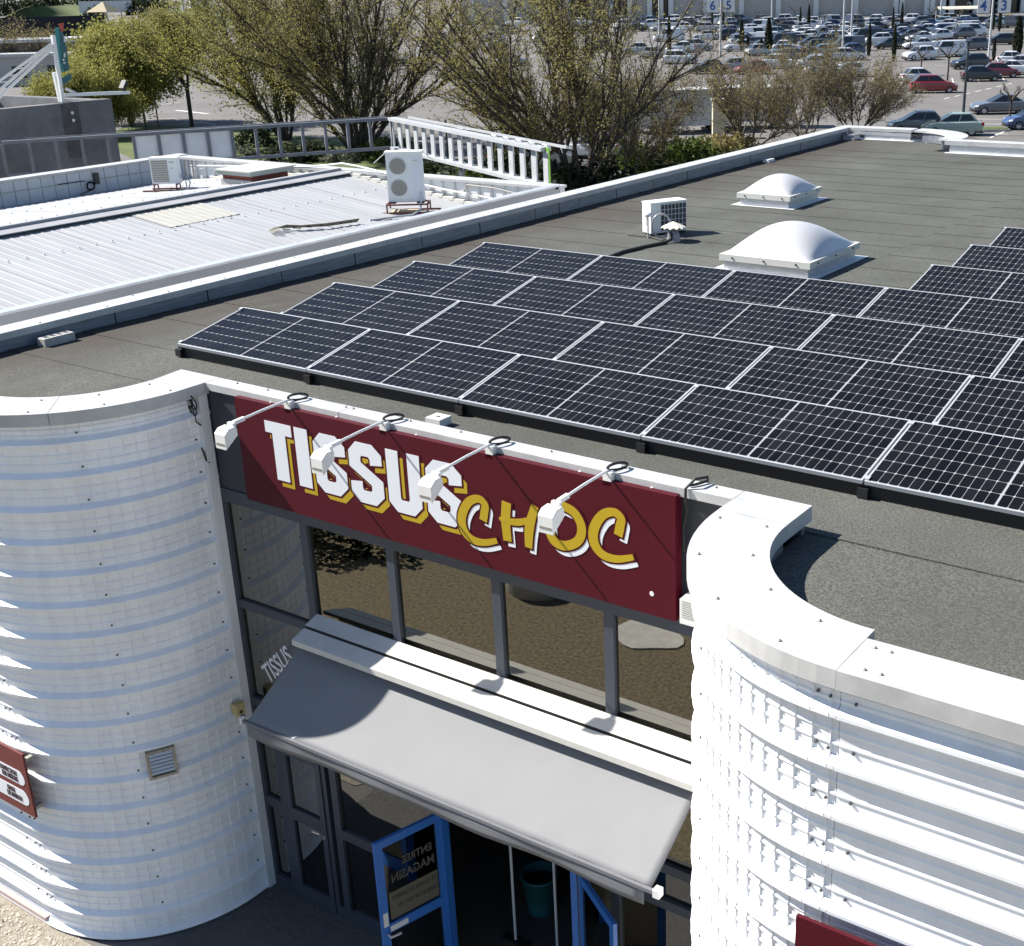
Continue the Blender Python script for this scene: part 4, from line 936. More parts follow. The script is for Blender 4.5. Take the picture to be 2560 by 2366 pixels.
n = len(q); b.add(q+q2, [tuple(range(n)), tuple(range(n,2*n))[::-1]]+[(i,(i+1)%n,n+(i+1)%n,n+i) for i in range(n)]); b.build('sign_rim', tealm, rs)
b = MB(); q = [hw_(*p) for p in R_]+[hw_(*p) for p in F_][::-1]; q2 = [v+Vector((-.10,.1,0)) for v in q]; b.add(q+q2, [tuple(range(n)), tuple(range(n,2*n))[::-1]]+[(i,(i+1)%n,n+(i+1)%n,n+i) for i in range(n)]); b.build('sign_face', mat('teal_dark', (.008,.085,.10), .4), rs)
b = MB(); q = [hw_(152,196),hw_(175,184),hw_(176,200),hw_(161,212),hw_(152,210)]; q2 = [v+Vector((-.3,.25,0)) for v in q]; b.add(q+q2, [(0,1,2,3,4),(9,8,7,6,5)]+[(i,(i+1)%5,5+(i+1)%5,5+i) for i in range(5)]); b.build('lower_box', mat('teal_dark', (.008,.085,.10), .4), rs)
b = MB(); q = [hw_(147,60),hw_(157,57),hw_(156,80),hw_(149,76)]; q2 = [v+Vector((-.1,.1,0)) for v in q]; b.add(q+q2, [(0,1,2,3),(7,6,5,4)]+[(i,(i+1)%4,4+(i+1)%4,4+i) for i in range(4)]); b.build('red_tab', mat('sign_red', (.42,.06,.035), .5), rs)
b = MB(); b.bar(hw_(160,90,.02), hw_(161,106,.02), .05); b.bar(hw_(160,133,.02), hw_(160,144,.02), .04); b.bar(hw_(155,148,.05), hw_(156,152,.05), .06); b.bar(hw_(157,156,.05), hw_(158,159,.05), .06); b.build('sign_mark', lampw, rs)

# ------------------------------------------------------------------ vegetation
bark = mat('bark_dark', (.060,.048,.038), .95, var=.3, vscale=6)
bark2 = mat('bark_grey', (.13,.11,.09), .95, var=.3, vscale=6)
def leafmat(name, c1, c2, sc=.9):
    M = mat(name, c1, .7, col2=c2, vscale=sc, detail=7, spec=.2)
    n = M.node_tree.nodes; l = M.node_tree.links; b = n['Principled BSDF']; tl = n.new('ShaderNodeBsdfTranslucent'); mx = n.new('ShaderNodeMixShader'); mx.inputs[0].default_value = .38
    src = b.inputs['Base Color'].links[0].from_socket; l.new(src, tl.inputs[0]); l.new(b.outputs[0], mx.inputs[1]); l.new(tl.outputs[0], mx.inputs[2]); l.new(mx.outputs[0], n['Material Output'].inputs[0])
    return M
leaf_y = leafmat('leaf_olive_yellow', (.15,.15,.04), (.40,.385,.11), .8)
leaf_o = leafmat('leaf_olive', (.15,.135,.05), (.36,.325,.11), .7)
leaf_b = leafmat('leaf_bud', (.16,.13,.055), (.30,.25,.10), 1.2)
leaf_g = leafmat('leaf_green', (.035,.06,.012), (.11,.14,.03), 1.1)
leaf_d = leafmat('leaf_dark', (.014,.022,.010), (.035,.045,.02), 1.0)
leaf_s = leafmat('leaf_silver', (.07,.08,.055), (.15,.16,.11), 1.5)
def tubes_mesh(name, segs, m, sides=3):
    s = np.array([[*a, *b_, r0, r1] for a, b_, r0, r1 in segs], float); n = len(s)
    P, Q = s[:,:3], s[:,3:6]; d = Q-P; d /= np.linalg.norm(d, axis=1)[:,None]+1e-9
    u = np.where(np.abs(d[:,2:3]) < .9, np.array([[0,0,1.]]), np.array([[1.,0,0]])); x = np.cross(d, u); x /= np.linalg.norm(x, axis=1)[:,None]+1e-9; y = np.cross(d, x)
    vs = np.empty((n, 2*sides, 3))
    for k in range(sides):
        a = 2*math.pi*k/sides; o = x*math.cos(a)+y*math.sin(a)
        vs[:,k] = P+o*s[:,6:7]; vs[:,sides+k] = Q+o*s[:,7:8]
    base = (np.arange(n)*2*sides)[:,None]; F = []
    for k in range(sides): F.append(base+np.array([[k,(k+1)%sides,sides+(k+1)%sides,sides+k]]))
    return np_mesh(name, vs.reshape(-1,3), np.concatenate(F), m)
def np_mesh(name, V, F, m):
    me = bpy.data.meshes.new(name); me.vertices.add(len(V)); me.vertices.foreach_set('co', V.astype(np.float32).ravel())
    k = F.shape[1]; me.loops.add(F.size); me.loops.foreach_set('vertex_index', F.astype(np.int32).ravel())
    me.polygons.add(len(F)); me.polygons.foreach_set('loop_start', np.arange(0, F.size, k, dtype=np.int32)); me.polygons.foreach_set('loop_total', np.full(len(F), k, np.int32))
    me.update(calc_edges=True); me.materials.append(m); return me
def leaves_mesh(name, C, size, m, aspect=.55, r=rng):
    n = len(C); d = r.normal(size=(n,3)); d /= np.linalg.norm(d, axis=1)[:,None]; e = r.normal(size=(n,3)); e -= d*(e*d).sum(1)[:,None]; e /= np.linalg.norm(e, axis=1)[:,None]
    s = size*r.uniform(.6,1.35,(n,1)); a = d*s; b_ = e*s*aspect
    V = np.stack([C-a, C+b_, C+a, C-b_], 1).reshape(-1,3); F = np.arange(4*n).reshape(n,4); return np_mesh(name, V, F, m)
def grow(r, h, spread, stems, depth=5, r0=.16, up=.35, trunk=0., nb=(2,3), wig=.16, leafdepth=2, dens=3, lean=(0,0)):
    # branching skeleton -> segments and bud positions
    segs = []; tips = []
    def br(p, d, L, rad, lev):
        n = 3 if lev < 3 else 2
        for i in range(n):
            d2 = d+np.array(r.normal(0, wig, 3)); d2[2] += up*.25; d2 /= np.linalg.norm(d2)
            q = p+d2*L/n; ra = rad*(1-.32*(i+1)/n); segs.append((p, q, rad*(1-.32*i/n), ra)); p, d = q, d2
            if lev >= depth-leafdepth:
                for _ in range(dens): tips.append(p-d*r.uniform(0, L/n)+r.normal(0, .09, 3))
            if i < n-1 and lev >= 1 and lev < depth:
                o = r.normal(0,1,3); o -= d*(o@d); o /= np.linalg.norm(o); k = d*.75+o*.75; k[2] += up*.3; br(p.copy(), k/np.linalg.norm(k), L*.62, ra*.5, lev+1)
        if lev < depth:
            for _ in range(r.integers(nb[0], nb[1]+1)):
                o = r.normal(0,1,3); o -= d*(o@d); o /= np.linalg.norm(o); k = d+o*r.uniform(.35,.75); k[2] += up*.4; br(p.copy(), k/np.linalg.norm(k), L*r.uniform(.66,.84), ra*.66, lev+1)
    base = np.zeros(3)
    if trunk: segs.append((base, np.array([0,0,trunk*.5]), r0*1.25, r0*1.1)); segs.append((np.array([0,0,trunk*.5]), np.array([0,0,trunk]), r0*1.1, r0)); base = np.array([0,0,trunk])
    for k in range(stems):
        a = 2*math.pi*(k+r.uniform(-.3,.3))/stems; t = spread*r.uniform(.35,1.); d = np.array([math.cos(a)*t+lean[0], math.sin(a)*t+lean[1], 1.]); d /= np.linalg.norm(d)
        p0 = base+np.array([math.cos(a), math.sin(a), 0])*(.28 if not trunk else .05); br(p0, d, h*.30*r.uniform(.85,1.15), r0*(.8 if stems > 1 else 1), 0)
    return segs, np.array(tips)
def fan(r, H, stems, amax, bl, twl, dens, lean=(0,0), start=.16):
    # forking stems fanning from one foot, each with long side shoots and fine twigs
    segs = []; tips = []
    def unit(v): return v/(np.linalg.norm(v)+1e-9)
    def perp(d):
        o = r.normal(0,1,3); o -= d*(o@d); return unit(o)
    def stem(p, d, L, rad, f0, lev):
        n = max(4, int(11*(1-f0)))
        for i in range(n):
            f = f0+(1-f0)*(i+1)/n; d = unit(d+r.normal(0,.085,3)+np.array([0,0,.035])); q = p+d*L/n; ra = rad*(1-.85*(i+1)/n)+.010; segs.append((p, q, rad*(1-.85*i/n)+.010, ra))
            if lev < 2 and i in ((1,3) if lev == 0 else (2,)):
                stem(q.copy(), unit(d+perp(d)*r.uniform(.35,.6)), L*(1-(i+1)/n)*r.uniform(.85,1.05), ra*.8, f, lev+1)
            if f > start:
                for _ in range(2):
                    bd = unit(d+perp(d)*r.uniform(.45,.95)+np.array([0,0,.15])); BL = (bl*(1-.55*f)+.5)*r.uniform(.5,1.15); bp = p+(q-p)*r.uniform(0,1); m = max(3, int(BL/.42)); br_ = ra*.45+.007
                    for j in range(m):
                        bd = unit(bd+r.normal(0,.15,3)+np.array([0,0,.05])); bq = bp+bd*BL/m; segs.append((bp, bq, br_*(1-.75*j/m), br_*(1-.75*(j+1)/m)))
                        for _ in range(2):
                            td = unit(bd+perp(bd)*r.uniform(.5,1.1)+np.array([0,0,.1])); tq = bp+td*twl*r.uniform(.5,1.2); segs.append((bp, tq, .008, .004))
                            tips.extend(bp+(tq-bp)*u for u in r.uniform(.25,1.05,dens))
                        bp = bq
            p = q
    for s in range(stems):
        az = 2*math.pi*(s+r.uniform(-.4,.4))/stems; t = math.tan(amax*math.sqrt(r.uniform(.02,1)))
        stem(np.array([math.cos(az)*.35, math.sin(az)*.35, 0.]), unit(np.array([math.cos(az)*t+lean[0], math.sin(az)*t+lean[1], 1.])), H*r.uniform(.85,1.08), r.uniform(.10,.17)*(H/13.)**1.1, 0., 0)
    return segs, np.array(tips)
def finish(t, segs, tips, m_bark, m_leaf, leaf_size, r):
    o = bpy.data.objects.new('trunk', tubes_mesh('trunk', segs, m_bark)); COL.objects.link(o); o.parent = t
    o = bpy.data.objects.new('crown', leaves_mesh('crown', tips, leaf_size, m_leaf, r=r)); COL.objects.link(o); o.parent = t
def fan_tree(label, loc, r, m_bark, m_leaf, leaf_size, group, jit=.08, rep=1, name='deciduous_tree', keep=None, **kw):
    segs, tips = fan(r, **kw); t = thing(name, label, 'tree', loc, 0, group)
    if keep is not None: tips = tips[keep(tips, r)]
    if rep > 1: tips = np.repeat(tips, rep, 0)
    finish(t, segs, tips+r.normal(0, jit, tips.shape), m_bark, m_leaf, leaf_size, r); return t
def tree(name, label, loc, r, m_bark, m_leaf, leaf_size, group, cat='tree', rep=1, jit=.1, rz=0., rad_of=None, height=None, **kw):
    segs, tips = grow(r, **kw)
    if height:                                   # scale the skeleton to the wanted height
        f = height/max(max(s[1][2] for s in segs), .1); segs = [(a*f, b_*f, r0*f**.5, r1*f**.5) for a, b_, r0, r1 in segs]; tips = tips*f
    if rep > 1: tips = np.repeat(tips, rep, 0)
    tips = tips+r.normal(0, jit, tips.shape)
    t = thing(name, label, cat, loc, rz, group)
    o = bpy.data.objects.new('trunk', tubes_mesh('trunk', segs, m_bark)); COL.objects.link(o); o.parent = t
    o = bpy.data.objects.new('crown', leaves_mesh('crown', tips, leaf_size, m_leaf, r=r)); COL.objects.link(o); o.parent = t
    return t
def rs_(k): return np.random.default_rng(k)
TG = 'budding trees between the hall and the car park'
left_heavy = lambda t, r: r.uniform(0,1,len(t)) < np.clip(.8-.10*(t@RH), .35, 1)
fan_tree('huge many-stemmed budding tree behind the corner of the steel frame', G(900,392)[0], rs_(3), bark, leaf_o, .07, TG, jit=.14, H=14.5, stems=13, amax=.70, bl=3.6, twl=.8, dens=6, keep=left_heavy)
fan_tree('yellow-green leafy tree left of the huge many-stemmed tree', G(715,350)[0], rs_(11), bark, leaf_y, .085, TG, jit=.25, H=13, stems=8, amax=.60, bl=3.4, twl=.85, dens=9, lean=(-.16,-.06))
fan_tree('big spreading budding tree with bare dark stems behind the green-edged frame end', G(1440,478)[0], rs_(5), bark, leaf_o, .062, TG, jit=.13, H=12.8, stems=9, amax=.70, bl=3.3, twl=.75, dens=6, start=.2, keep=lambda t, r: r.uniform(0,1,len(t)) < np.clip(.8-.10*(t@RH)+.03*t[:,2], .35, 1))
P3_, _ = G(330,316)
tree('deciduous_tree', 'rounded yellow-olive tree with short trunk beside the black street lamp', P3_, rs_(21), bark, leaf_y, .12, TG, height=8.3, h=7, spread=.85, stems=7, depth=5, r0=.24, up=.14, trunk=1.2, dens=3, rep=3, jit=.42, leafdepth=2)
P4_, _ = G(215,345)
tree('deciduous_tree', 'low yellow leafy tree behind the grey concrete building', P4_, rs_(33), bark, leaf_y, .085, TG, height=5.6, h=5, spread=1.1, stems=6, depth=4, r0=.18, up=.1, dens=5, rep=6, jit=.4, leafdepth=2)
P5_, _ = G(480,318)
tree('deciduous_tree', 'slim loose olive tree on a thin trunk left of the yellow-green tree', P5_, rs_(41), bark, leaf_o, .085, TG, height=9.4, h=6, spread=.6, stems=5, depth=5, r0=.13, up=.25, trunk=2.6, dens=2, rep=2, jit=.25, leafdepth=2)
P6_, _ = G(1660,424)
tree('young_tree', 'young bare tree with one thin trunk in the hedge left of the skylight', P6_, rs_(51), bark, leaf_b, .045, TG, height=6.6, h=4.5, spread=.8, stems=5, depth=5, r0=.11, up=.22, trunk=1.7, dens=1, rep=1, jit=.1, leafdepth=1)
for i, (px, py, H, l) in enumerate(((1330,455,7.5,'dark tangled bare tree right beside the frame end'),(1880,372,5.8,'twiggy budding shrub tree behind the roof corner, left of three'),(2010,345,6.2,'twiggy budding shrub tree behind the roof corner, middle of three'),(2140,338,5.0,'twiggy budding shrub tree behind the roof corner, right of three'),(1560,440,5.0,'low bare bush at the left end of the green hedge'))):
    p, _ = G(px, py)
    fan_tree(l, p, rs_(60+i), bark2 if i else bark, leaf_b if i else leaf_o, .06, 'bare shrub trees behind the roof edge', name='bare_tree', jit=.08, H=H, stems=7, amax=.85, bl=2.1, twl=.55, dens=3, start=.2)
for i, (px, py, H, l) in enumerate(((45,205,8.5,'dark leafless tree by the pale low building at the left edge'),(110,190,6.5,'smaller dark leafless tree behind the roof sign supports'))):
    p, _ = G(px, py); tree('bare_tree', l, p, rs_(80+i), bark, leaf_b, .10, 'leafless trees at the far left', height=H, h=5, spread=1.0, stems=6, depth=4, r0=.2, up=.2, dens=1, jit=.2, leafdepth=1)
# cypresses: leaf-clad spindles
def cypress_mesh(seed):
    r = rs_(seed); n = 2600; z = r.uniform(0,1,n)**.8; rad = np.sin(np.pi*np.clip(z*.92+.06,0,1))**.7*(1-.45*z)*.5; a = r.uniform(0,2*np.pi,n); q = rad*np.sqrt(r.uniform(.55,1,n))
    return leaves_mesh('crown', np.stack([q*np.cos(a), q*np.sin(a), z*6+.1], 1), .13, mat('cypress_green', (.010,.017,.008), .9, col2=(.030,.040,.016), vscale=1.5), r=r)
CY = [cypress_mesh(k) for k in (1,2,3)]
CYT = MB().tube([(0,0,0),(0,0,5)], [.10,.03], 6).mesh('trunk', bark)
Z3 = lambda x, y: (1600+x/2.0833, y/2.0833)
for i, (x, yb_, yt, l) in enumerate(((375,158,58,'thin dark cypress just left of the board numbered 6'),(433,156,56,'thin dark cypress behind the board numbered 5'),(528,268,122,'tall dark cypress on the car park island, left of a pair'),(560,288,205,'short stubby cypress beside the tall one on the island'),(630,288,212,'short stubby cypress left of the fat tall one'),(668,290,118,'fat tall dark cypress on the car park island'),(833,160,52,'slender cypress in front of the pale mall wall, left of a pair'),(877,160,42,'slender cypress in front of the pale mall wall, right of a pair'),(1190,294,140,'slender cypress near the tall middle mast'),(1320,322,150,'tall cypress in front of the white estate car'),(1315,168,55,'thin cypress by the mall corner, left of a pair'),(1360,164,34,'tall cypress by the mall corner, right of a pair'),(1840,318,210,'narrow cypress beside the mast with boards 4 and 3'),(1870,166,38,'dark cypress beside the board numbered 3'),(1838,160,60,'thin cypress behind the mast with boards 4 and 3'),(1960,300,110,'broad dark cypress near the right edge'),(1968,304,235,'stubby cypress at the foot of the broad right one'),(152,330,115,'ivy-clad dark column at the left of the car park'))):
    (p, D) = G(*Z3(x, yb_)); H = (yb_-yt)/2.0833*D/FPX*1.02
    t = thing('cypress_tree', l, 'cypress', p, i*1.3, 'cypresses in the car park')
    for nm, me in (('crown', CY[i % 3]),('trunk', CYT)):
        o = bpy.data.objects.new(nm, me); COL.objects.link(o); o.parent = t
    w = {2:1.05,5:1.5,15:1.7,3:1.1,4:1.2,16:1.1}.get(i,.8)*(.9 if H > 4 else .7); t.scale = (w*.95, w*.95, H/6.1)
# pollarded planes
def pollard(seed, H, wide):
    r = rs_(seed); segs = [(np.array([0,0,0.]), np.array([.03,0,H*.35]), .13, .11), (np.array([.03,0,H*.35]), np.array([0,.03,H*.62]), .11, .12)]
    for k in range(6):
        a = k*1.05+r.uniform(-.2,.2); p = np.array([0,.03,H*.62]); L = wide*r.uniform(.7,1.1)
        for s in range(3):
            q = p+np.array([math.cos(a)*L/3, math.sin(a)*L/3, H*.10*r.uniform(.2,1.4)]); segs.append((p, q, .085-.015*s, .07-.015*s+(.03 if s == 2 else 0))); p = q; a += r.uniform(-.5,.5)
        for _ in range(5): segs.append((p, p+np.array([r.normal(0,.12), r.normal(0,.12), r.uniform(.1,.45)]), .025, .01))
    return tubes_mesh('trunk', segs, bark, 5)
PLM = [pollard(k, 4.2, 1.5) for k in (1,2,3)]
pw = ['by the pale mall wall, far left','by the mall wall between two columns','left of the boards','beside the pair of slender cypresses','under the middle mast','right of the middle mast','with one thick dark knotted crown','in front of the glazed entrance','beside the yellow car','in front of the white delivery van','leaning over the red car','alone on the small island at the right edge','on the aisle by the broad left cypress','among the white cars in the middle','behind the dark estate car','left of the silver cars','by the white hatchback at the front','right of the black lamp post']
for i, (x, yb_, yt) in enumerate(((240,130,90),(330,130,85),(620,150,110),(805,112,66),(960,150,95),(1060,150,66),(1405,280,170),(1660,140,66),(1515,130,85),(1130,150,85),(1462,395,300),(1922,668,480),(262,230,120),(1018,230,130),(1600,420,250),(380,250,140),(290,390,260),(720,200,140))):
    (p, D) = G(*Z3(x, yb_)); H = (yb_-yt)/2.0833*D/FPX
    t = thing('plane_tree', 'pollarded leafless plane tree '+pw[i], 'tree', p, i*.9, 'pollarded planes in the car park'); o = bpy.data.objects.new('trunk', PLM[i % 3]); COL.objects.link(o); o.parent = t; s = max(.7, H/4.3); t.scale = (min(1.25,s), min(1.25,s), s)
# bushes
def bush_mesh(seed, m, n=900, size=.10):
    r = rs_(seed); c = r.normal(0,1,(n,3)); c /= np.linalg.norm(c,axis=1)[:,None]; q = r.uniform(.55,1.0,(n,1))**.6; c = c*q; lob = 1+.25*np.sin(4*np.arctan2(c[:,1],c[:,0])+seed)[:,None]; c = c*lob; c[:,2] = np.abs(c[:,2])*.9
    return leaves_mesh('crown', c, size, m, r=r)
BU = {'g':[bush_mesh(k, leaf_g) for k in (1,2)], 'd':[bush_mesh(k, leaf_d) for k in (3,4)], 's':[bush_mesh(k, leaf_s) for k in (5,6)], 'y':[bush_mesh(k, leaf_b) for k in (7,8)]}
def bush(px, py, w, h, kind, label, group='shrubs on the green verge', i=0):
    (p, D) = G(px, py); o = bpy.data.objects.new('shrub', BU[kind][i % 2]); COL.objects.link(o); o.location = p; o.scale = (w,w,h); o.rotation_euler = (0,0,i*1.7); return tag(o, label, 'shrub', group)
for i, a in enumerate(((1590,420,1.4,1.5,'g','green hedge shrub at the left end of the hedge by the roof edge'),(1640,428,1.5,1.3,'g','green hedge shrub second from the left by the roof edge'),(1690,415,1.5,1.7,'g','green hedge shrub behind the young tree trunk'),(1735,400,1.4,1.4,'g','green hedge shrub right of the young tree trunk'),(1785,385,1.3,1.2,'y','yellowish hedge shrub at the right end of the hedge'),(1840,375,1.3,1.1,'y','low twiggy yellowish shrub past the hedge end'),
    (1080,455,1.6,1.2,'d','dark shrub below the white leg of the steel frame'),(1130,470,1.3,.9,'s','silvery round shrub below the white frame leg'),(1190,470,1.5,1.2,'g','green shrub below the middle of the white frame leg'),(1250,465,1.8,2.0,'d','big dark shrub left of the spreading tree stems'),(1390,482,2.2,1.6,'d','dark shrub mass at the foot of the spreading tree'),(1500,470,1.9,1.5,'d','dark shrub right of the spreading tree foot'),
    (720,410,1.6,1.3,'d','dark shrub behind the frame under the yellow tree'),(790,400,1.5,1.2,'d','dark shrub left of the huge tree foot'),(640,365,1.5,1.4,'d','dark shrub left of the yellow tree foot'),(600,395,1.1,.8,'s','grey low shrub beyond the white infill panels'),(860,405,1.2,.8,'s','silver shrub at the foot of the huge tree'),(960,400,1.5,1.4,'g','green shrub behind the frame corner'),(1010,395,1.2,1.2,'g','green shrub right of the frame corner'),
    (20,40,4.5,5,'d','dark olive tree mass at the top left corner'),(75,34,4.5,5,'d','dark round tree left of the grass mound'),(125,36,5,6,'d','dark tall round tree on the grass mound'),(165,32,4,4,'d','dark bush at the right of the grass mound'),(395,45,4,6,'d','dark round tree beside the top left mast'),(345,38,3,4.5,'d','dark tree right of the white trailer'),(240,45,2.5,3,'d','dark bush in front of the white trailer'),(300,26,5,6,'d','dark tree behind the white trailer'),(230,20,6,7,'d','dark tree high behind the trailer, left'),(340,16,6,8,'d','dark tree high behind the trailer, right'),
    (430,60,3,2.0,'g','green bush below the white box lorry'),(560,52,3,2.0,'g','green bush right of the white box lorry'),(110,32,3,3.5,'d','dark bush between the round trees'),(430,178,1.8,1.4,'d','dark shrub below the bus shelter'),(440,168,2.4,1.8,'d','dark shrub mass left of the slim olive tree'))):
    bush(*a, i=i)
flat('lawn', [G(*p)[0] for p in ((250,360),(300,322),(380,312),(470,318),(700,335),(960,365),(1180,405),(1240,470),(1100,520),(700,470),(400,430))], grass_m, .02)
flat('lawn', [G(*p)[0] for p in ((1560,395),(1700,380),(1860,352),(1880,400),(1700,470),(1560,480))], grass_m, .02)
# ------------------------------------------------------------------ far left: bank, fence, vehicles
for pts in (((0,50),(60,28),(130,22),(215,6),(245,34),(215,44),(0,48)), ((365,60),(420,32),(480,40),(600,45),(560,75),(430,78),(390,74))):
    b = MB(); q = [G(*p) for p in pts]; c = np.mean([np.array(p[0]) for p in q],0)
    n = len(q); b.add([tuple(c+np.array([0,0,3.0]))]+[p[0] for p in q]+[tuple((np.array(p[0])*.55+c*.45)+np.array([0,0,2.2])) for p in q], [(1+i,1+(i+1)%n,1+n+(i+1)%n,1+n+i) for i in range(n)]+[(1+n+i,1+n+(i+1)%n,0) for i in range(n)])
    struct('grass_bank', b, grass_m, True)
fs_ = thing('windbreak_fence', 'long dark windbreak fence along the bank at the upper left', 'fence', G(110,97)[0])
fp = [np.array(G(x, y)[0]) for x, y in ((-30,99),(30,98),(90,97),(150,95),(210,93),(270,92))]
for p, q in zip(fp[:-1], fp[1:]):
    b = MB(); b.add([tuple(p-[0,0,.3]),tuple(q-[0,0,.3]),tuple(q+[0,0,4.0]),tuple(p+[0,0,4.0])],[(0,1,2,3)]); o = b.build('panel', mat('fence_navy', (.012,.013,.02), .9), fs_); o.modifiers.new('t','SOLIDIFY').thickness = .08
    MB().tube([tuple(p+[0,0,-.3]), tuple(p+[0,0,4.2])], .08, 6).build('post', black, fs_)
b = MB()
rp = [np.array(G(x, y)[0]) for x, y in ((60,42),(110,42),(150,40),(205,40))]
gr_ = thing('guard_rail', 'grey road guard rail above the dark fence', 'rail', tuple(rp[0]))
for p, q in zip(rp[:-1], rp[1:]): MB().bar(p+[0,0,.9], q+[0,0,.9], .1,.5).build('beam', galv, gr_)
for p in rp: MB().bar(p, p+np.array([0,0,.9]), .15).build('post', galv, gr_)
def prism_thing(name, label, cat, px, py, L, Wd, H, m, rz, extra=None, z0=0.):
    (p, D) = G(px, py); t = thing(name, label, cat, p, rz); b = MB(); b.box(-L/2,L/2,-Wd/2,Wd/2,z0,H); b.build('body', m, t, local=True)
    if extra: extra(t, L, Wd, H)
    return t
vwhite = mat('van_white', (.56,.57,.58), .35)
winm = mat('window_dark', (.02,.024,.03), .15)
tyre = mat('tyre', (.02,.02,.02), .85); rimm = mat('rim', (.42,.43,.45), .35, .5)
def wheels(t, xs, w, r=.45):
    for x in xs:
        for s in (-1,1):
            MB().lathe([(0,s*(w-.22)),(r,s*(w-.22)),(r,s*w),(r*.6,s*w*1.0),(r*.55,s*(w-.03)),(0,s*(w-.02))], (x,0,r), 14, 'y').build('wheel', tyre, t, local=True)
def trailer_x(t, L, w, H):
    wheels(t, (-L/2+1.2,-L/2+2.3,L/2-1.5), w/2, .5)
    MB().box(-L/2-.02,L/2+.02,-w/2-.02,w/2+.02,H,H+.08).build('roof', galv, t, local=True)
    MB().box(-L/2-.03,-L/2,-w/2+.1,w/2-.1,1.1,H-.2).build('rear_door', galv, t, local=True)
AR = math.atan2(RH[1], RH[0])
prism_thing('long_trailer', 'long white trailer parked behind the grass bank at the upper left', 'trailer', 270,40,14.5,2.6,3.9,vwhite,AR+.12,trailer_x,.9)
def lorry_x(t, L, w, H):
    wheels(t, (-L/2+1.3,L/2+.9), w/2, .45)
    MB().prism([(L/2+.05,.5),(L/2+1.9,.5),(L/2+1.9,1.4),(L/2+1.5,2.4),(L/2+.05,2.5)], lambda x,z:(x,-w/2+.05,z), lambda x,z:(x,w/2-.05,z)).build('cab', vwhite, t, local=True)
    MB().box(L/2+1.62,L/2+1.86,-w/2+.15,w/2-.15,1.45,2.25).build('windscreen', winm, t, local=True)
prism_thing('box_lorry', 'white box lorry on the bank at the top beside the yellow tree', 'lorry', 505,36,6.2,2.5,4.6,vwhite,AR+.5,lorry_x,.8)
(p, D) = G(265,58); t = thing('gazebo', 'beige pyramid roofed gazebo in front of the white trailer', 'gazebo', p, .3)
b = MB(); b.add([(-3,-3,2.6),(3,-3,2.6),(3,3,2.6),(-3,3,2.6),(0,0,5.0)],[(0,1,4),(1,2,4),(2,3,4),(3,0,4)]); b.build('roof', mat('thatch', (.36,.31,.20), .9), t, local=True)
for x, y_ in ((-2.8,-2.8),(2.8,-2.8),(2.8,2.8),(-2.8,2.8)): MB().bar((x,y_,0),(x,y_,2.6),.2).build('post', wood, t, local=True)
(p, D) = G(425,120); t = thing('bus_shelter', 'dark framed bus shelter with white roof beyond the slim olive tree', 'shelter', p, AR)
MB().box(-2.2,2.2,-.9,.9,2.5,2.62).build('roof', lampw, t, local=True)
for x in (-2,-.7,.7,2): MB().bar((x,.7,0),(x,.7,2.5),.12).build('post', charcoal, t, local=True)
MB().box(-2,2,.72,.75,.3,2.3).build('glass_panel', doorglass, t, local=True)
# pale low building at the far left edge
(p, D) = G(60,215); t = thing('pale_building', 'low pale building with flat white roof edges at the left edge', 'building', p, AR+.1)
for z0, z1, y_, m_ in ((0,3.2,0,mat('pale_wall', (.42,.41,.38), .9)),(3.2,4.6,5,mat('brown_wall', (.17,.13,.11), .9))): MB().box(-14,6,y_,y_+9,z0,z1).build('wall', m_, t, local=True); MB().box(-14.3,6.3,y_-.3,y_+9.3,z1,z1+.35).build('roof_edge', coping_m, t, local=True)
for x in (-9,-5,-1,3): MB().box(x,x+1.6,-.05,0,.9,2.2).build('window', winm, t, local=True)
# ------------------------------------------------------------------ mall wall
(pw0, Dw) = G(2050,46); DW = Dw+6
ml = thing('shopping_mall', 'long pale stucco mall with tall white columns and a dark glazed entrance', 'building', AD(0, DW))
stucco = mat('stucco', (.46,.43,.395), .95, var=.07, vscale=.6, bump=.3, bscale=2); colm = mat('column_white', (.68,.665,.64), .8); glz = mat('glazing_dark', (.012,.015,.02), .12)
def px_a(px, d=DW):              # sideways position on the wall line for a photo column
    v = cam_hit(px, 30); return (v@RH)/(v@FH)*d
ZW = gz(DW)
def wbox(b, a0, a1, d0, d1, z0, z1):
    P = lambda a, d, z: tuple(np.array([*(CAM+RH*a+FH*d)[:2], z])); b.hexa([P(a0,d0,z0),P(a1,d0,z0),P(a1,d1,z0),P(a0,d1,z0)],[P(a0,d0,z1),P(a1,d0,z1),P(a1,d1,z1),P(a0,d1,z1)]); return b
cols = [1180,1265,1345,1420,1480,1528,1575,1624,1652,1677,1763,1853,1945,2039,2138,2238,2253,2315,2329,2356,2378,2438,2500,2556,2610]
for i, (c0_, c1_) in enumerate(zip(cols[:-1], cols[1:])):
    g_ = (1624 <= c0_ < 1677) or c0_ >= 2356 or c0_ in (1420,1528)
    wbox(MB(), px_a(c0_), px_a(c1_)-.03, DW+.5 if not g_ else DW+1.2, DW+2, ZW-1, ZW+12).build('window' if g_ else 'wall_panel', glz if g_ else stucco, ml)
for c_ in cols: wbox(MB(), px_a(c_-6), px_a(c_+6), DW-.5, DW+.48, ZW-1, ZW+12).build('column', colm, ml)
wbox(MB(), px_a(1150), px_a(1180), DW+.5, DW+2, ZW-1, ZW+12).build('wall_panel', stucco, ml)
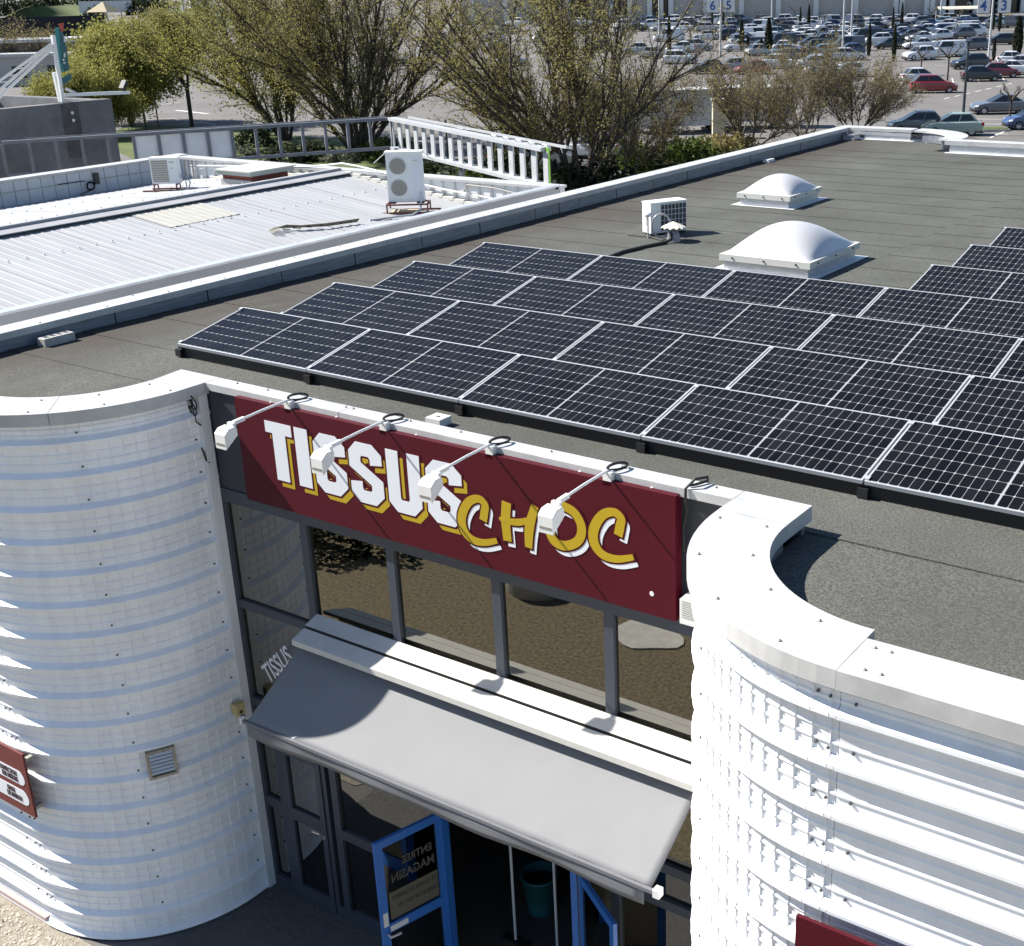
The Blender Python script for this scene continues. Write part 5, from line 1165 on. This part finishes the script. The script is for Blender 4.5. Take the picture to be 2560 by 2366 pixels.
for tx, px in (('2',2416),('2',2488)):
    (v) = cam_hit(px, 25); k = (DW-1.0 if 0 else DW+1.15)/(v@FH); P = Vector(CAM+v*k)
    text_mesh(tx, 2.2, 'number', lampw, ml, axes(P, RH, (0,0,1)), depth=.02)
(p, D) = G(2400,60); t = thing('trolley_shelter', 'long translucent cream trolley shelter in front of the mall entrance', 'shelter', p)
b = MB(); a0, a1, dd = px_a(2340,D), px_a(2468,D), D; z_ = gz(D)
rows = []
for j in range(6):
    a = math.pi*(.15+.7*j/5); rows.append([tuple(np.array([*(CAM+RH*x+FH*(dd+2*math.cos(a)))[:2], z_+2.1+.9*math.sin(a)])) for x in np.linspace(a0,a1,8)])
b.grid(rows); b.build('roof', mat('polycarbonate', (.55,.52,.42), .4), t)
for x in np.linspace(a0,a1,5):
    q = CAM+RH*x+FH*dd; MB().bar((q[0],q[1],z_),(q[0],q[1],z_+2.4),.12).build('post', galv, t)
# masts, lamps, boards
def mast(px, py, H, label, m, r=.09, boards=()):
    (p, D) = G(px, py); t = thing('light_mast', label, 'mast', p, 0, 'masts and lamp posts'); MB().tube([(0,0,0),(0,0,H)], [r*1.25, r*.8], 8).build('pole', m, t, local=True)
    for ch, dx in boards:
        zc = 6.4 if ch != ' ' else 9.2; s = .72
        q = RH*dx-FH*.15; b = MB(); P = lambda u, w, d: tuple(np.array([0,0,zc])+q+RH*u+np.array([0,0,w])-FH*d)
        b.hexa([P(-s,-s*1.15,0),P(s,-s*1.15,0),P(s,-s*1.15,.06),P(-s,-s*1.15,.06)],[P(-s,s*1.15,0),P(s,s*1.15,0),P(s,s*1.15,.06),P(-s,s*1.15,.06)]); bo = b.build('board', lampw, t, local=True)
        if ch != ' ':
            o = text_mesh(ch, 1.55, 'number', mat('number_blue', (.03,.10,.30), .6), None, axes(np.array([0,0,zc])+q-RH*.45-np.array([0,0,.55])-FH*.075, RH, (0,0,1)), depth=.01); o.parent = bo
    return t
def topH(px, py, ty):
    (p, D) = G(px, py); return (py-ty)*D/FPX*1.02
for x, yb_, l, bo in ((100,205,'tall slim grey mast at the left end of the car park',()),(418,300,'tall grey mast with two number boards between thin cypresses',(('6',-1.0),('5',1.05))),(685,130,'grey mast in front of the pale mall wall carrying two blank boards',((' ',-.9),(' ',1.0))),(1052,315,'tallest grey mast in the middle of the car park',()),(1098,215,'slim grey mast just right of the tallest one',()),(1562,130,'slim grey mast by the trolley shelter',()),(1812,335,'tall grey mast with two number boards in front of the glazed mall entrance',(('4',-1.05),('3',1.3)))):
    px, py = Z3(x, yb_); mast(px, py, 14, l, mat('mast_grey', (.45,.46,.47), .5), .11 if yb_ > 180 else .13, bo)
mast(467,88,16,'slanting grey mast at the top left beside the bus shelter',mat('mast_grey', (.45,.46,.47), .5),.2)
def lamp_post(px, py, ty, label, head):
    (p, D) = G(px, py); H = topH(px, py, ty); t = thing('street_lamp', label, 'street lamp', p, 0, 'masts and lamp posts'); MB().tube([(0,0,0),(0,0,H)], [.11,.07], 8).build('pole', charcoal, t, local=True)
    b = MB(); q = RH; c = [(-.2,.0),(1.1,.12),(1.15,.2),(.5,.26),(-.2,.15)] if head else [(-.3,0),(.3,0),(.25,.08),(-.25,.08)]
    b.prism(c, lambda u, w: tuple(q*u+np.array([0,0,H+w])-FH*.2), lambda u, w: tuple(q*u+np.array([0,0,H+w])+FH*.2)); b.build('lamp_head', charcoal, t, local=True)
lamp_post(365,325,100,'black street lamp with a flat head left of the slim olive tree',True)
lamp_post(2404,338,128,'black lamp post standing in front of the pale green hatchback',False)
for px, py, ty, l in ((397,320,235,'thin dark post right of the black street lamp'),(484,318,200,'thin dark post under the slim olive tree'),(1121,415,310,'dark thin post behind the white leg of the steel frame')):
    (p, D) = G(px, py); H = topH(px, py, ty); t = thing('thin_post', l, 'post', p); MB().tube([(0,0,0),(0,0,H)], .06, 6).build('post', charcoal, t, local=True); MB().lathe([(.08,H),(.05,H+.06),(0,H+.07)], (0,0,0), 6).build('cap', charcoal, t, local=True)
t = thing('white_railing', 'white painted pedestrian railing behind the budding shrub trees', 'railing', G(1880,222)[0])
ra = [np.array(G(x, y)[0]) for x, y in ((1760,224),(1800,224),(1840,225),(1885,225),(1930,226),(1975,226))]
for p, q in zip(ra[:-1], ra[1:]):
    MB().bar(p+[0,0,1.3], q+[0,0,1.3], .09).build('rail', lampw, t); MB().bar(p+[0,0,.1], q+[0,0,.1], .09).build('rail', lampw, t)
for p in ra: MB().bar(p, p+np.array([0,0,1.3]), .09).build('post', lampw, t)
# camper vans and post behind the shrubs
def camper_x(t, L, w, H):
    wheels(t, (-L/2+1.4,L/2-.6), w/2, .36)
    MB().prism([(L/2+.02,.45),(L/2+1.3,.5),(L/2+1.25,1.15),(L/2+.5,2.0),(L/2+.02,2.1)], lambda x,z:(x,-w/2+.05,z), lambda x,z:(x,w/2-.05,z)).build('cab', vwhite, t, local=True)
    for x in (-L/2+.6,-.2): MB().box(x,x+1.1,-w/2-.02,-w/2,1.5,2.1).build('window', winm, t, local=True)
    MB().box(L/2+.3,L/2+.85,-w/2+.03,-w/2+.05,1.2,1.8).build('window', winm, t, local=True); MB().box(-L/2,L/2,-w/2-.005,w/2+.005,H,H+.1).build('roof', lampw, t, local=True)
prism_thing('camper_van', 'white motorhome half hidden behind the young bare tree', 'motorhome', 1695,330,6.2,2.3,2.9,vwhite,AR+.08,camper_x,.5)
prism_thing('camper_van', 'white motorhome with dark windows behind the budding shrub trees', 'motorhome', 1880,318,6.0,2.3,2.8,vwhite,AR+math.pi-.05,camper_x,.5)
prism_thing('cream_pillar', 'cream stone pillar between the two white motorhomes', 'pillar', 1795,345,.8,.8,2.5,mat('cream_stone', (.52,.47,.36), .8, var=.1),AR, lambda t,L,w,H: MB().box(-.5,.5,-.5,.5,H,H+.12).build('cap', concrete, t, local=True))
(p, D) = G(2458,328); t = thing('kerb_island', 'small kerbed planting island at the foot of the lone plane tree', 'kerb', p, AR+.1); MB().box(-1.6,1.6,-.8,.8,0,.16).build('kerb', concrete, t, local=True); MB().box(-1.5,1.5,-.7,.7,.16,.19).build('soil', grass_m, t, local=True)
# painted bays
pm = MB()
def line(p, q, w=.12):
    p, q = np.array(p), np.array(q); d = q-p; d /= np.linalg.norm(d); n = np.array([-d[1], d[0], 0])*w/2
    pm.add([tuple(p-n+[0,0,.006]), tuple(q-n+[0,0,.006]), tuple(q+n+[0,0,.006]), tuple(p+n+[0,0,.006])], [(0,1,2,3)])
for (x0,y0,x1,y1) in ((2450,286,2560,288),(2440,298,2560,300),(2436,310,2560,312),(2434,322,2530,324),(2434,334,2520,336),(2475,345,2510,330),(2440,275,2480,268),(2440,262,2560,264)): line(G(x0,y0)[0], G(x1,y1)[0], .14)
for k in range(7): x = 2360+k*26; y_ = 248-k*6.0; line(G(x,y_)[0], G(x+14,y_-3.2)[0], .14)
for (x0,y0,x1,y1,w) in ((440,276,520,285,.35),(360,300,445,296,.15),(440,300,540,312,.15),(390,315,520,306,.15),(400,262,450,257,.15),(1000,345,1060,355,.2),(1140,320,1200,330,.2),(1080,350,1130,352,.2),(2290,165,2420,162,.14),(2350,140,2450,146,.14),(2440,150,2560,140,.14)): line(G(x0,y0)[0], G(x1,y1)[0], w)
for k in range(20):
    a = 28+k*2.6; line(AD(a,132.0), AD(a+1.2,137), .12)
struct('road_markings', pm, paint)

# ------------------------------------------------------------------ cars
paints = {n: mat('paint_'+n, c, .28, coat=.7) for n, c in dict(white=(.66,.67,.68), silver=(.38,.39,.40), grey=(.095,.10,.115), black=(.014,.014,.017), red=(.22,.006,.010), blue=(.025,.05,.14), beige=(.26,.24,.20), green=(.27,.335,.30), yellow=(.55,.42,.03), lightblue=(.22,.33,.42), maroon=(.13,.01,.02)).items()}
lampm = mat('headlight', (.75,.76,.78), .15); tailm = mat('tail_light', (.35,.01,.01), .25); trim_m = mat('car_trim', (.02,.02,.022), .6)
def car_meshes(L, w, H, hood, ws, rf, rr, tail, belt=.92, deck=None):
    # stations along x (rear = -L/2, front = +L/2); lower body, then the cabin
    x0, x1 = -L/2, L/2; hw = w/2; G_ = .22
    st = [(x0, .50, belt-.12, hw*.80), (x0+.10, .33, belt-.02 if not deck else deck, hw*.94), (x0+.55, G_, belt+.02 if not deck else deck+.03, hw), (x0+tail, G_, belt+.03, hw), (0, G_, belt, hw), (ws, G_, belt-.01, hw*.99), (ws+hood*.5, G_, belt-.08, hw*.97), (x1-.28, .26, belt-.19, hw*.90), (x1-.07, .32, belt-.30, hw*.78), (x1, .40, belt-.42, hw*.66)]
    rows = []
    for x, zb, zt, h in st:
        zm = (zb+zt)/2; rows.append([(x,-h*.90,zb),(x,-h,zb+.10),(x,-h,zm+.06),(x,-h*.965,zt-.05),(x,-h*.88,zt),(x,h*.88,zt),(x,h*.965,zt-.05),(x,h,zm+.06),(x,h,zb+.10),(x,h*.90,zb)])
    b = MB(); b.grid(rows, closed=True); n = 10; b.f += [tuple(range(n))[::-1], tuple(range((len(st)-1)*n, len(st)*n))]
    # cabin: base ring, roof ring, crowned roof
    zb = belt-.01; c = [(ws+.02, hw*.86), (rf, hw*.70), (rr, hw*.70), (x0+tail*.55 if not deck else x0+tail, hw*.84)]
    zr = H
    B = [(c[0][0],-c[0][1],zb-.03),(c[0][0],c[0][1],zb-.03),(c[3][0],c[3][1],zb+.02),(c[3][0],-c[3][1],zb+.02)]
    T = [(c[1][0],-c[1][1],zr-.05),(c[1][0],c[1][1],zr-.05),(c[2][0],c[2][1],zr-.04),(c[2][0],-c[2][1],zr-.04)]
    o = len(b.v); b.v += B+T; b.f += [(o,o+1,o+5,o+4),(o+1,o+2,o+6,o+5),(o+2,o+3,o+7,o+6),(o+3,o,o+4,o+7)]
    mx = (c[1][0]+c[2][0])/2; rows = []
    for f in (0,.33,.67,1):
        x = c[1][0]+(c[2][0]-c[1][0])*f; dz = .05*math.sin(math.pi*(.12+.76*f))
        rows.append([(x,-c[1][1],zr-.05),(x,-c[1][1]*.6,zr-.02+dz*.7),(x,0,zr-.01+dz*.8),(x,c[1][1]*.6,zr-.02+dz*.7),(x,c[1][1],zr-.05)])
    b.grid(rows)
    def gp(quad, ins, off, name):      # glass plate inset in a cabin face
        q = [Vector(p) for p in quad]; m_ = sum(q, Vector())/4; nn = (q[1]-q[0]).cross(q[2]-q[0]).normalized()
        if nn.dot(m_-Vector((mx,0,zb+.2))) < 0: nn = -nn
        e = [p+(m_-p)*ins+nn*off for p in q]; return e
    g = {}
    fr_ = [B[0],B[1],T[1],T[0]]; re_ = [B[2],B[3],T[3],T[2]]
    for nm, quad in (('windscreen',fr_),('rear_window',re_)):
        g[nm] = MB().add(gp(quad,.10,.012,nm), [(0,1,2,3)])
    def lerp(a, c_, f): return tuple(a[i]+(c_[i]-a[i])*f for i in range(3))
    s_ = []
    for bl, br_, tr, tl in ((B[0],B[3],T[3],T[0]),(B[1],B[2],T[2],T[1])):
        for f0, f1 in ((.05,.50),(.54,.93)):
            quad = [lerp(lerp(bl,br_,f0),lerp(tl,tr,f0),.14), lerp(lerp(bl,br_,f1),lerp(tl,tr,f1),.14), lerp(lerp(bl,br_,f1),lerp(tl,tr,f1),.88), lerp(lerp(bl,br_,f0),lerp(tl,tr,f0),.88)]
            s_.append(MB().add(gp(quad,0,.012,''), [(0,1,2,3)]))
    wh = MB(); r = .315
    wh.lathe([(r*.62,-.09),(r*.96,-.10),(r,-.06),(r,.06),(r*.96,.10),(r*.62,.09)], (0,0,0), 18, 'y')
    rim = MB(); rim.lathe([(r*.64,-.085),(r*.5,-.07),(.06,-.085),(0,-.09)], (0,0,0), 14, 'y'); rim.lathe([(r*.64,.085),(r*.5,.07),(.06,.085),(0,.09)], (0,0,0), 14, 'y')
    hl = [MB().hexa([(x1-.34,s*hw*.62,belt-.34),(x1-.10,s*hw*.60,belt-.38),(x1-.16,s*hw*.84,belt-.34),(x1-.34,s*hw*.93,belt-.30)],[(x1-.36,s*hw*.62,belt-.20),(x1-.10,s*hw*.60,belt-.29),(x1-.18,s*hw*.82,belt-.22),(x1-.36,s*hw*.91,belt-.19)]) for s in (-1,1)]
    tl_ = [MB().box(x0-.01,x0+.16,min(s*hw*.68,s*hw*.955),max(s*hw*.68,s*hw*.955),belt-.24,belt-.02) for s in (-1,1)]
    tr = MB(); tr.box(x0+.02,x1-.06,-hw*.93,hw*.93,.19,.27); tr.box(x1-.06,x1+.008,-hw*.5,hw*.5,.36,.48); tr.box(x0-.012,x0+.05,-hw*.5,hw*.5,.42,.55)
    return dict(b=b, g=g, s=s_, wh=wh, rim=rim, hl=hl, tl=tl_, tr=tr, xw=(x0+.78, x1-.80), hw=hw)
TYPES = dict(hatchback=(4.0,1.74,1.50,.9,1.08,.12,-1.12,.62), estate=(4.6,1.8,1.50,1.0,1.15,.2,-1.55,.5), suv=(4.35,1.83,1.64,.95,1.1,.25,-1.35,.55,1.03), mpv=(4.4,1.82,1.66,.8,1.30,.35,-1.6,.45,1.0), saloon=(4.6,1.8,1.46,1.05,1.02,.08,-.72,.72,.93,.98), van=(4.9,1.9,1.95,.75,1.45,.85,-2.25,.25,1.10))
TM = {}
for n, a in TYPES.items():
    d = car_meshes(*a); q = {}
    q['body'] = d['b'].mesh('body', paints['white'], False)
    for me in (q['body'],):
        me.polygons.foreach_set('use_smooth', [False]*len(me.polygons))
    q['windscreen'] = d['g']['windscreen'].mesh('windscreen', winm, fix=False); q['rear_window'] = d['g']['rear_window'].mesh('rear_window', winm, fix=False)
    q['side'] = [s.mesh('side_window', winm, fix=False) for s in (d['s'] if n != 'van' else [d['s'][0], d['s'][2]])]
    q['wheel'] = d['wh'].mesh('wheel', tyre); q['rim'] = d['rim'].mesh('rim', rimm)
    q['hl'] = [x.mesh('headlight', lampm) for x in d['hl']]; q['tl'] = [x.mesh('tail_light', tailm) for x in d['tl']]; q['trim'] = d['tr'].mesh('lower_trim', trim_m)
    q['xw'], q['hw'] = d['xw'], d['hw']; TM[n] = q
def car(kind, colour, pos, rz, label, group='cars in the car park', full=True):
    t = thing('parked_car' if kind != 'van' else 'parked_van', label, 'car' if kind != 'van' else 'van', pos, rz, group); q = TM[kind]
    def ob(n, me, par=None, loc=(0,0,0)):
        o = bpy.data.objects.new(n, me); COL.objects.link(o); o.parent = par or t; o.location = loc; return o
    b = ob('body', q['body']); b.material_slots[0].link = 'OBJECT'; b.material_slots[0].material = paints[colour]
    if full: b.modifiers.new('r','BEVEL').width = .05; b.modifiers['r'].segments = 2; b.modifiers['r'].limit_method = 'ANGLE'; b.modifiers['r'].angle_limit = R(25)
    ob('windscreen', q['windscreen']); ob('rear_window', q['rear_window'])
    for m_ in q['side']: ob('side_window', m_)
    for x in q['xw']:
        for s in (-1,1):
            w_ = ob('wheel', q['wheel'], None, (x, s*(q['hw']-.10), .315))
            if full: ob('rim', q['rim'], w_)
    ob('lower_trim', q['trim'])
    if full:
        for m_ in q['hl']: ob('headlight', m_)
        for m_ in q['tl']: ob('tail_light', m_)
    return t
def carpx(kind, colour, px, py, dr, label): return car(kind, colour, G(px, py)[0], AR+R(dr), label)
for a in (('hatchback','green',2378,338,172,'pale green hatchback parked just beyond the curved far roof corner'),
 ('hatchback','grey',2290,333,175,'dark grey car roof just showing above the far parapet'),
 ('suv','red',2332,232,-6,'bright red crossover with black roof trim behind the shrub trees'),
 ('hatchback','white',2300,208,4,'white hatchback directly behind the bright red crossover'),
 ('hatchback','black',2452,203,-4,'black estate-like hatchback with a red sticker, right of the lamp post'),
 ('hatchback','maroon',2500,194,-8,'dark red car peeking out behind the black hatchback'),
 ('saloon','white',2535,186,-14,'white saloon at the right edge behind the dark red car'),
 ('saloon','silver',2556,172,-14,'silver saloon cut by the right edge of the view'),
 ('hatchback','white',2535,162,-10,'white hatchback furthest back of the right edge cluster'),
 ('suv','black',2425,172,190,'black people carrier behind the black hatchback, seen from the rear'),
 ('saloon','grey',2500,284,180,'blue-grey saloon parked alone in the empty right bays'),
 ('hatchback','blue',2580,322,180,'dark blue hatchback cut off at the right edge beside the island'),
 ('suv','white',2298,150,200,'white and silver crossover in front of the delivery van'),
 ('van','white',2365,142,185,'white delivery van with dark lettering on its side'),
 ('mpv','grey',2430,126,195,'grey square van-like car right of the white delivery van'),
 ('estate','black',2500,112,178,'long black estate car parked alone below the board 4'),
 ('van','white',1672,104,180,'white panel van at the left of the car park'),
 ('saloon','white',1765,100,180,'white saloon right of the white panel van'),
 ('hatchback','white',1700,132,182,'white hatchback in the second left cluster'),
 ('mpv','silver',1745,128,-10,'silver people carrier beside the white hatchback in the left cluster'),
 ('hatchback','white',1845,128,184,'small white hatchback left of the tall cypress pair'),
 ('mpv','white',1700,160,-12,'pale people carrier behind the budding branches at left'),
 ('hatchback','black',1770,184,185,'black hatchback among the shrubs in the front left cluster'),
 ('hatchback','silver',1830,178,184,'silver hatchback right of the black one in the front left cluster'),
 ('hatchback','red',1880,186,184,'red car half hidden behind the budding shrub branches'),
 ('hatchback','white',2030,168,180,'white hatchback just left of the tallest mast foot'),
 ('saloon','white',2060,186,175,'white saloon behind the shrub tops by the tallest mast'),
 ('hatchback','white',2110,116,182,'white small car right of the tallest mast'),
 ('suv','white',2195,112,180,'white crossover in front of the right cypress'),
 ('hatchback','white',2120,192,176,'white car glimpsed above the middle shrub tree'),
 ('hatchback','silver',1590,135,180,'silver car at the left limit of the car park'),
 ('hatchback','white',1480,395,160,'white car behind the stems of the spreading tree'),
 ('van','white',1330,430,20,'white van hidden among the dark stems of the spreading tree'),
 ('saloon','grey',445,14,5,'dark car on the road at the top left'),
 ('hatchback','silver',545,30,5,'silver car on the bank right of the white box lorry'),
 ('hatchback','white',575,38,5,'white car on the bank at the edge of the yellow tree'),
 ('saloon','white',425,110,5,'white car behind the bus shelter')): carpx(*a)
# dark print on the delivery van's side
for o in [o for o in bpy.data.objects if o.get('label') == 'white delivery van with dark lettering on its side']:
    b = MB(); b.box(-.9,.1,.951,.957,1.42,1.52); b.box(-.7,.0,.951,.957,1.24,1.30); b.build('side_print', trim_m, o, local=True)
    b = MB(); b.lathe([(.26,.951),(.26,.957),(.19,.957),(.19,.951)], (-1.6,0,1.38), 18, 'y'); b.build('side_print', trim_m, o, local=True)
# dense rows towards the mall
cr_ = random.Random(4); kinds = ['hatchback']*6+['saloon']*2+['suv']*3+['estate']*2+['mpv']*2+['van']; cols_ = ['white']*9+['silver']*4+['grey']*4+['black']*4+['blue']*2+['red']+['lightblue']+['beige']
rowpx = [(60,1560,2590),(66,1600,2590),(72,1560,2590),(79,1590,2440),(86,1830,2440),(93,1830,2440),(101,1830,2420),(110,1860,2090),(119,1880,2100),(129,1900,2180),(140,1900,2180),(152,1960,2190),(124,2220,2300),(97,2200,2440),(106,2100,2330),(114,1860,2060),(146,1640,1700),(172,1950,2060)]
used = 0
yellow_at = (0, 18)
for ri, (py, xa, xb) in enumerate(rowpx):
    (p0, D) = G((xa+xb)/2, py); a = px0 = xa; n = 0
    step = 3.9*FPX/D
    while px0 < xb:
        if cr_.random() < .97:
            col = cr_.choice(cols_); kd = cr_.choice(kinds)
            if (ri, n) == yellow_at: col = 'yellow'
            pos, _ = G(px0+cr_.uniform(-3,3), py+cr_.uniform(-1.2,1.2)+(px0-xa)*-.002)
            word = {'suv':'crossover','mpv':'people carrier','van':'panel van','estate':'estate car'}.get(kd, kd)
            car(kd, col, pos, AR+R(cr_.choice((0,180))+cr_.uniform(-22,22)), f'{col} {word}, {NTH[min(n,29)]} from the left in the {NTH[ri]} row from the mall', full=False); used += 1
        n += 1; px0 += step*cr_.uniform(.92,1.25)
for ri, (py, xa, xb) in enumerate(((66,1180,1560),(84,1150,1540),(104,1100,1560),(130,560,1500),(165,640,1480))):
    (p0, D) = G((xa+xb)/2, py); px0 = xa; n = 0; step = 6.5*FPX/D
    while px0 < xb:
        if cr_.random() < .8:
            col = cr_.choice(cols_); kd = cr_.choice(kinds[:-1]); word = {'suv':'crossover','mpv':'people carrier','estate':'estate car'}.get(kd, kd)
            car(kd, col, G(px0, py)[0], AR+R(cr_.choice((0,180))+cr_.uniform(-25,25)), f'{col} {word} behind the big trees, {NTH[min(n,29)]} from left, {NTH[ri]} row', 'cars seen through the big trees', full=False); used += 1
        n += 1; px0 += step*cr_.uniform(.9,1.5)
# two shoppers between the cars
def person(px, py, top, trousers, label, rz=0):
    (p, D) = G(px, py); t = thing('person', label, 'person', p, rz)
    J = dict(pel=(0,0,.95), che=(0,0,1.30), nec=(0,0,1.48), hed=(0,.02,1.66), ls=(-.19,0,1.40), le=(-.24,.03,1.12), lh=(-.22,.12,.88), rs=(.19,0,1.40), re=(.24,.0,1.12), rh=(.23,-.05,.88), lk=(-.11,.05,.50), lf=(-.12,.0,.06), rk=(.11,-.03,.50), rf=(.12,-.12,.06), lt=(-.12,.14,.03), rt=(.12,.02,.03))
    ks = list(J); E_ = [('pel','che'),('che','nec'),('nec','hed'),('che','ls'),('ls','le'),('le','lh'),('che','rs'),('rs','re'),('re','rh'),('pel','lk'),('lk','lf'),('lf','lt'),('pel','rk'),('rk','rf'),('rf','rt')]
    me = bpy.data.meshes.new('body'); me.from_pydata([J[k] for k in ks], [(ks.index(a), ks.index(b_)) for a, b_ in E_], []); o = bpy.data.objects.new('body', me); COL.objects.link(o); o.parent = t
    o.modifiers.new('s','SKIN'); rad = dict(pel=.16,che=.17,nec=.06,hed=.105,ls=.075,le=.05,lh=.04,rs=.075,re=.05,rh=.04,lk=.075,lf=.05,rk=.075,rf=.05,lt=.04,rt=.04)
    for k, v in zip(ks, me.skin_vertices[0].data): v.radius = (rad[k], rad[k]); v.use_root = (k == 'pel')
    o.modifiers.new('d','SUBSURF').levels = 1; me.materials.append(top)
    MB().lathe([(.0,1.80),(.08,1.77),(.115,1.68),(.11,1.6),(.05,1.56)], (0,-.01,0), 10).build('hair', trim_m, t, local=True)
    MB().lathe([(.18,1.0),(.17,.88),(.16,.8)], (0,0,0), 10).build('coat_hem', top, t, local=True)
person(1942,112,paints['blue'],None,'person in dark blue clothes walking between the parked cars left of the middle')
person(2037,108,trim_m,None,'person in dark clothes standing by the slim cypress in the middle of the car park')
# weeds on the gravel and gravel stones
r = rs_(9); n = 500; c = np.stack([r.normal(-2.9,.35,n), r.normal(-2.62,.16,n), r.uniform(.01,.07,n)],1)
o = bpy.data.objects.new('weeds', leaves_mesh('weeds', c, .05, leaf_g, r=r)); COL.objects.link(o); tag(o, 'low green weeds growing in the gravel beside the white wall', 'weeds', kind='stuff')
n = 2500; c = np.stack([r.uniform(-5,-.6,n), r.uniform(-3.2,-2.05,n), np.full(n,.012)],1); V = []; F = []
oct_ = np.array([(1,0,0),(0,1,0),(-1,0,0),(0,-1,0),(0,0,1)])
s = r.uniform(.008,.028,n); V = (c[:,None,:]+oct_[None]*s[:,None,None]*np.array([1,1,.7])).reshape(-1,3); b0 = (np.arange(n)*5)[:,None]
F = np.concatenate([b0+np.array([[k,(k+1)%4,4]]) for k in range(4)])
o = bpy.data.objects.new('gravel_stones', np_mesh('gravel_stones', V, F, mat('stone_pale', (.42,.38,.31), .95, var=.3, vscale=20))); COL.objects.link(o); tag(o, 'loose pale gravel stones along the foot of the left wall', 'gravel', kind='stuff')
b = bush_mesh(77, leaf_d, 1500, .07); o = bpy.data.objects.new('shrub', b); COL.objects.link(o); o.location = (-6.4,-7.7,0); o.scale = (1.3,1.0,1.0); tag(o, 'dark shrub in front of the shop, mirrored at the top of the left window', 'shrub')  # shrub out of view, added for the dark shape reflected in the glass
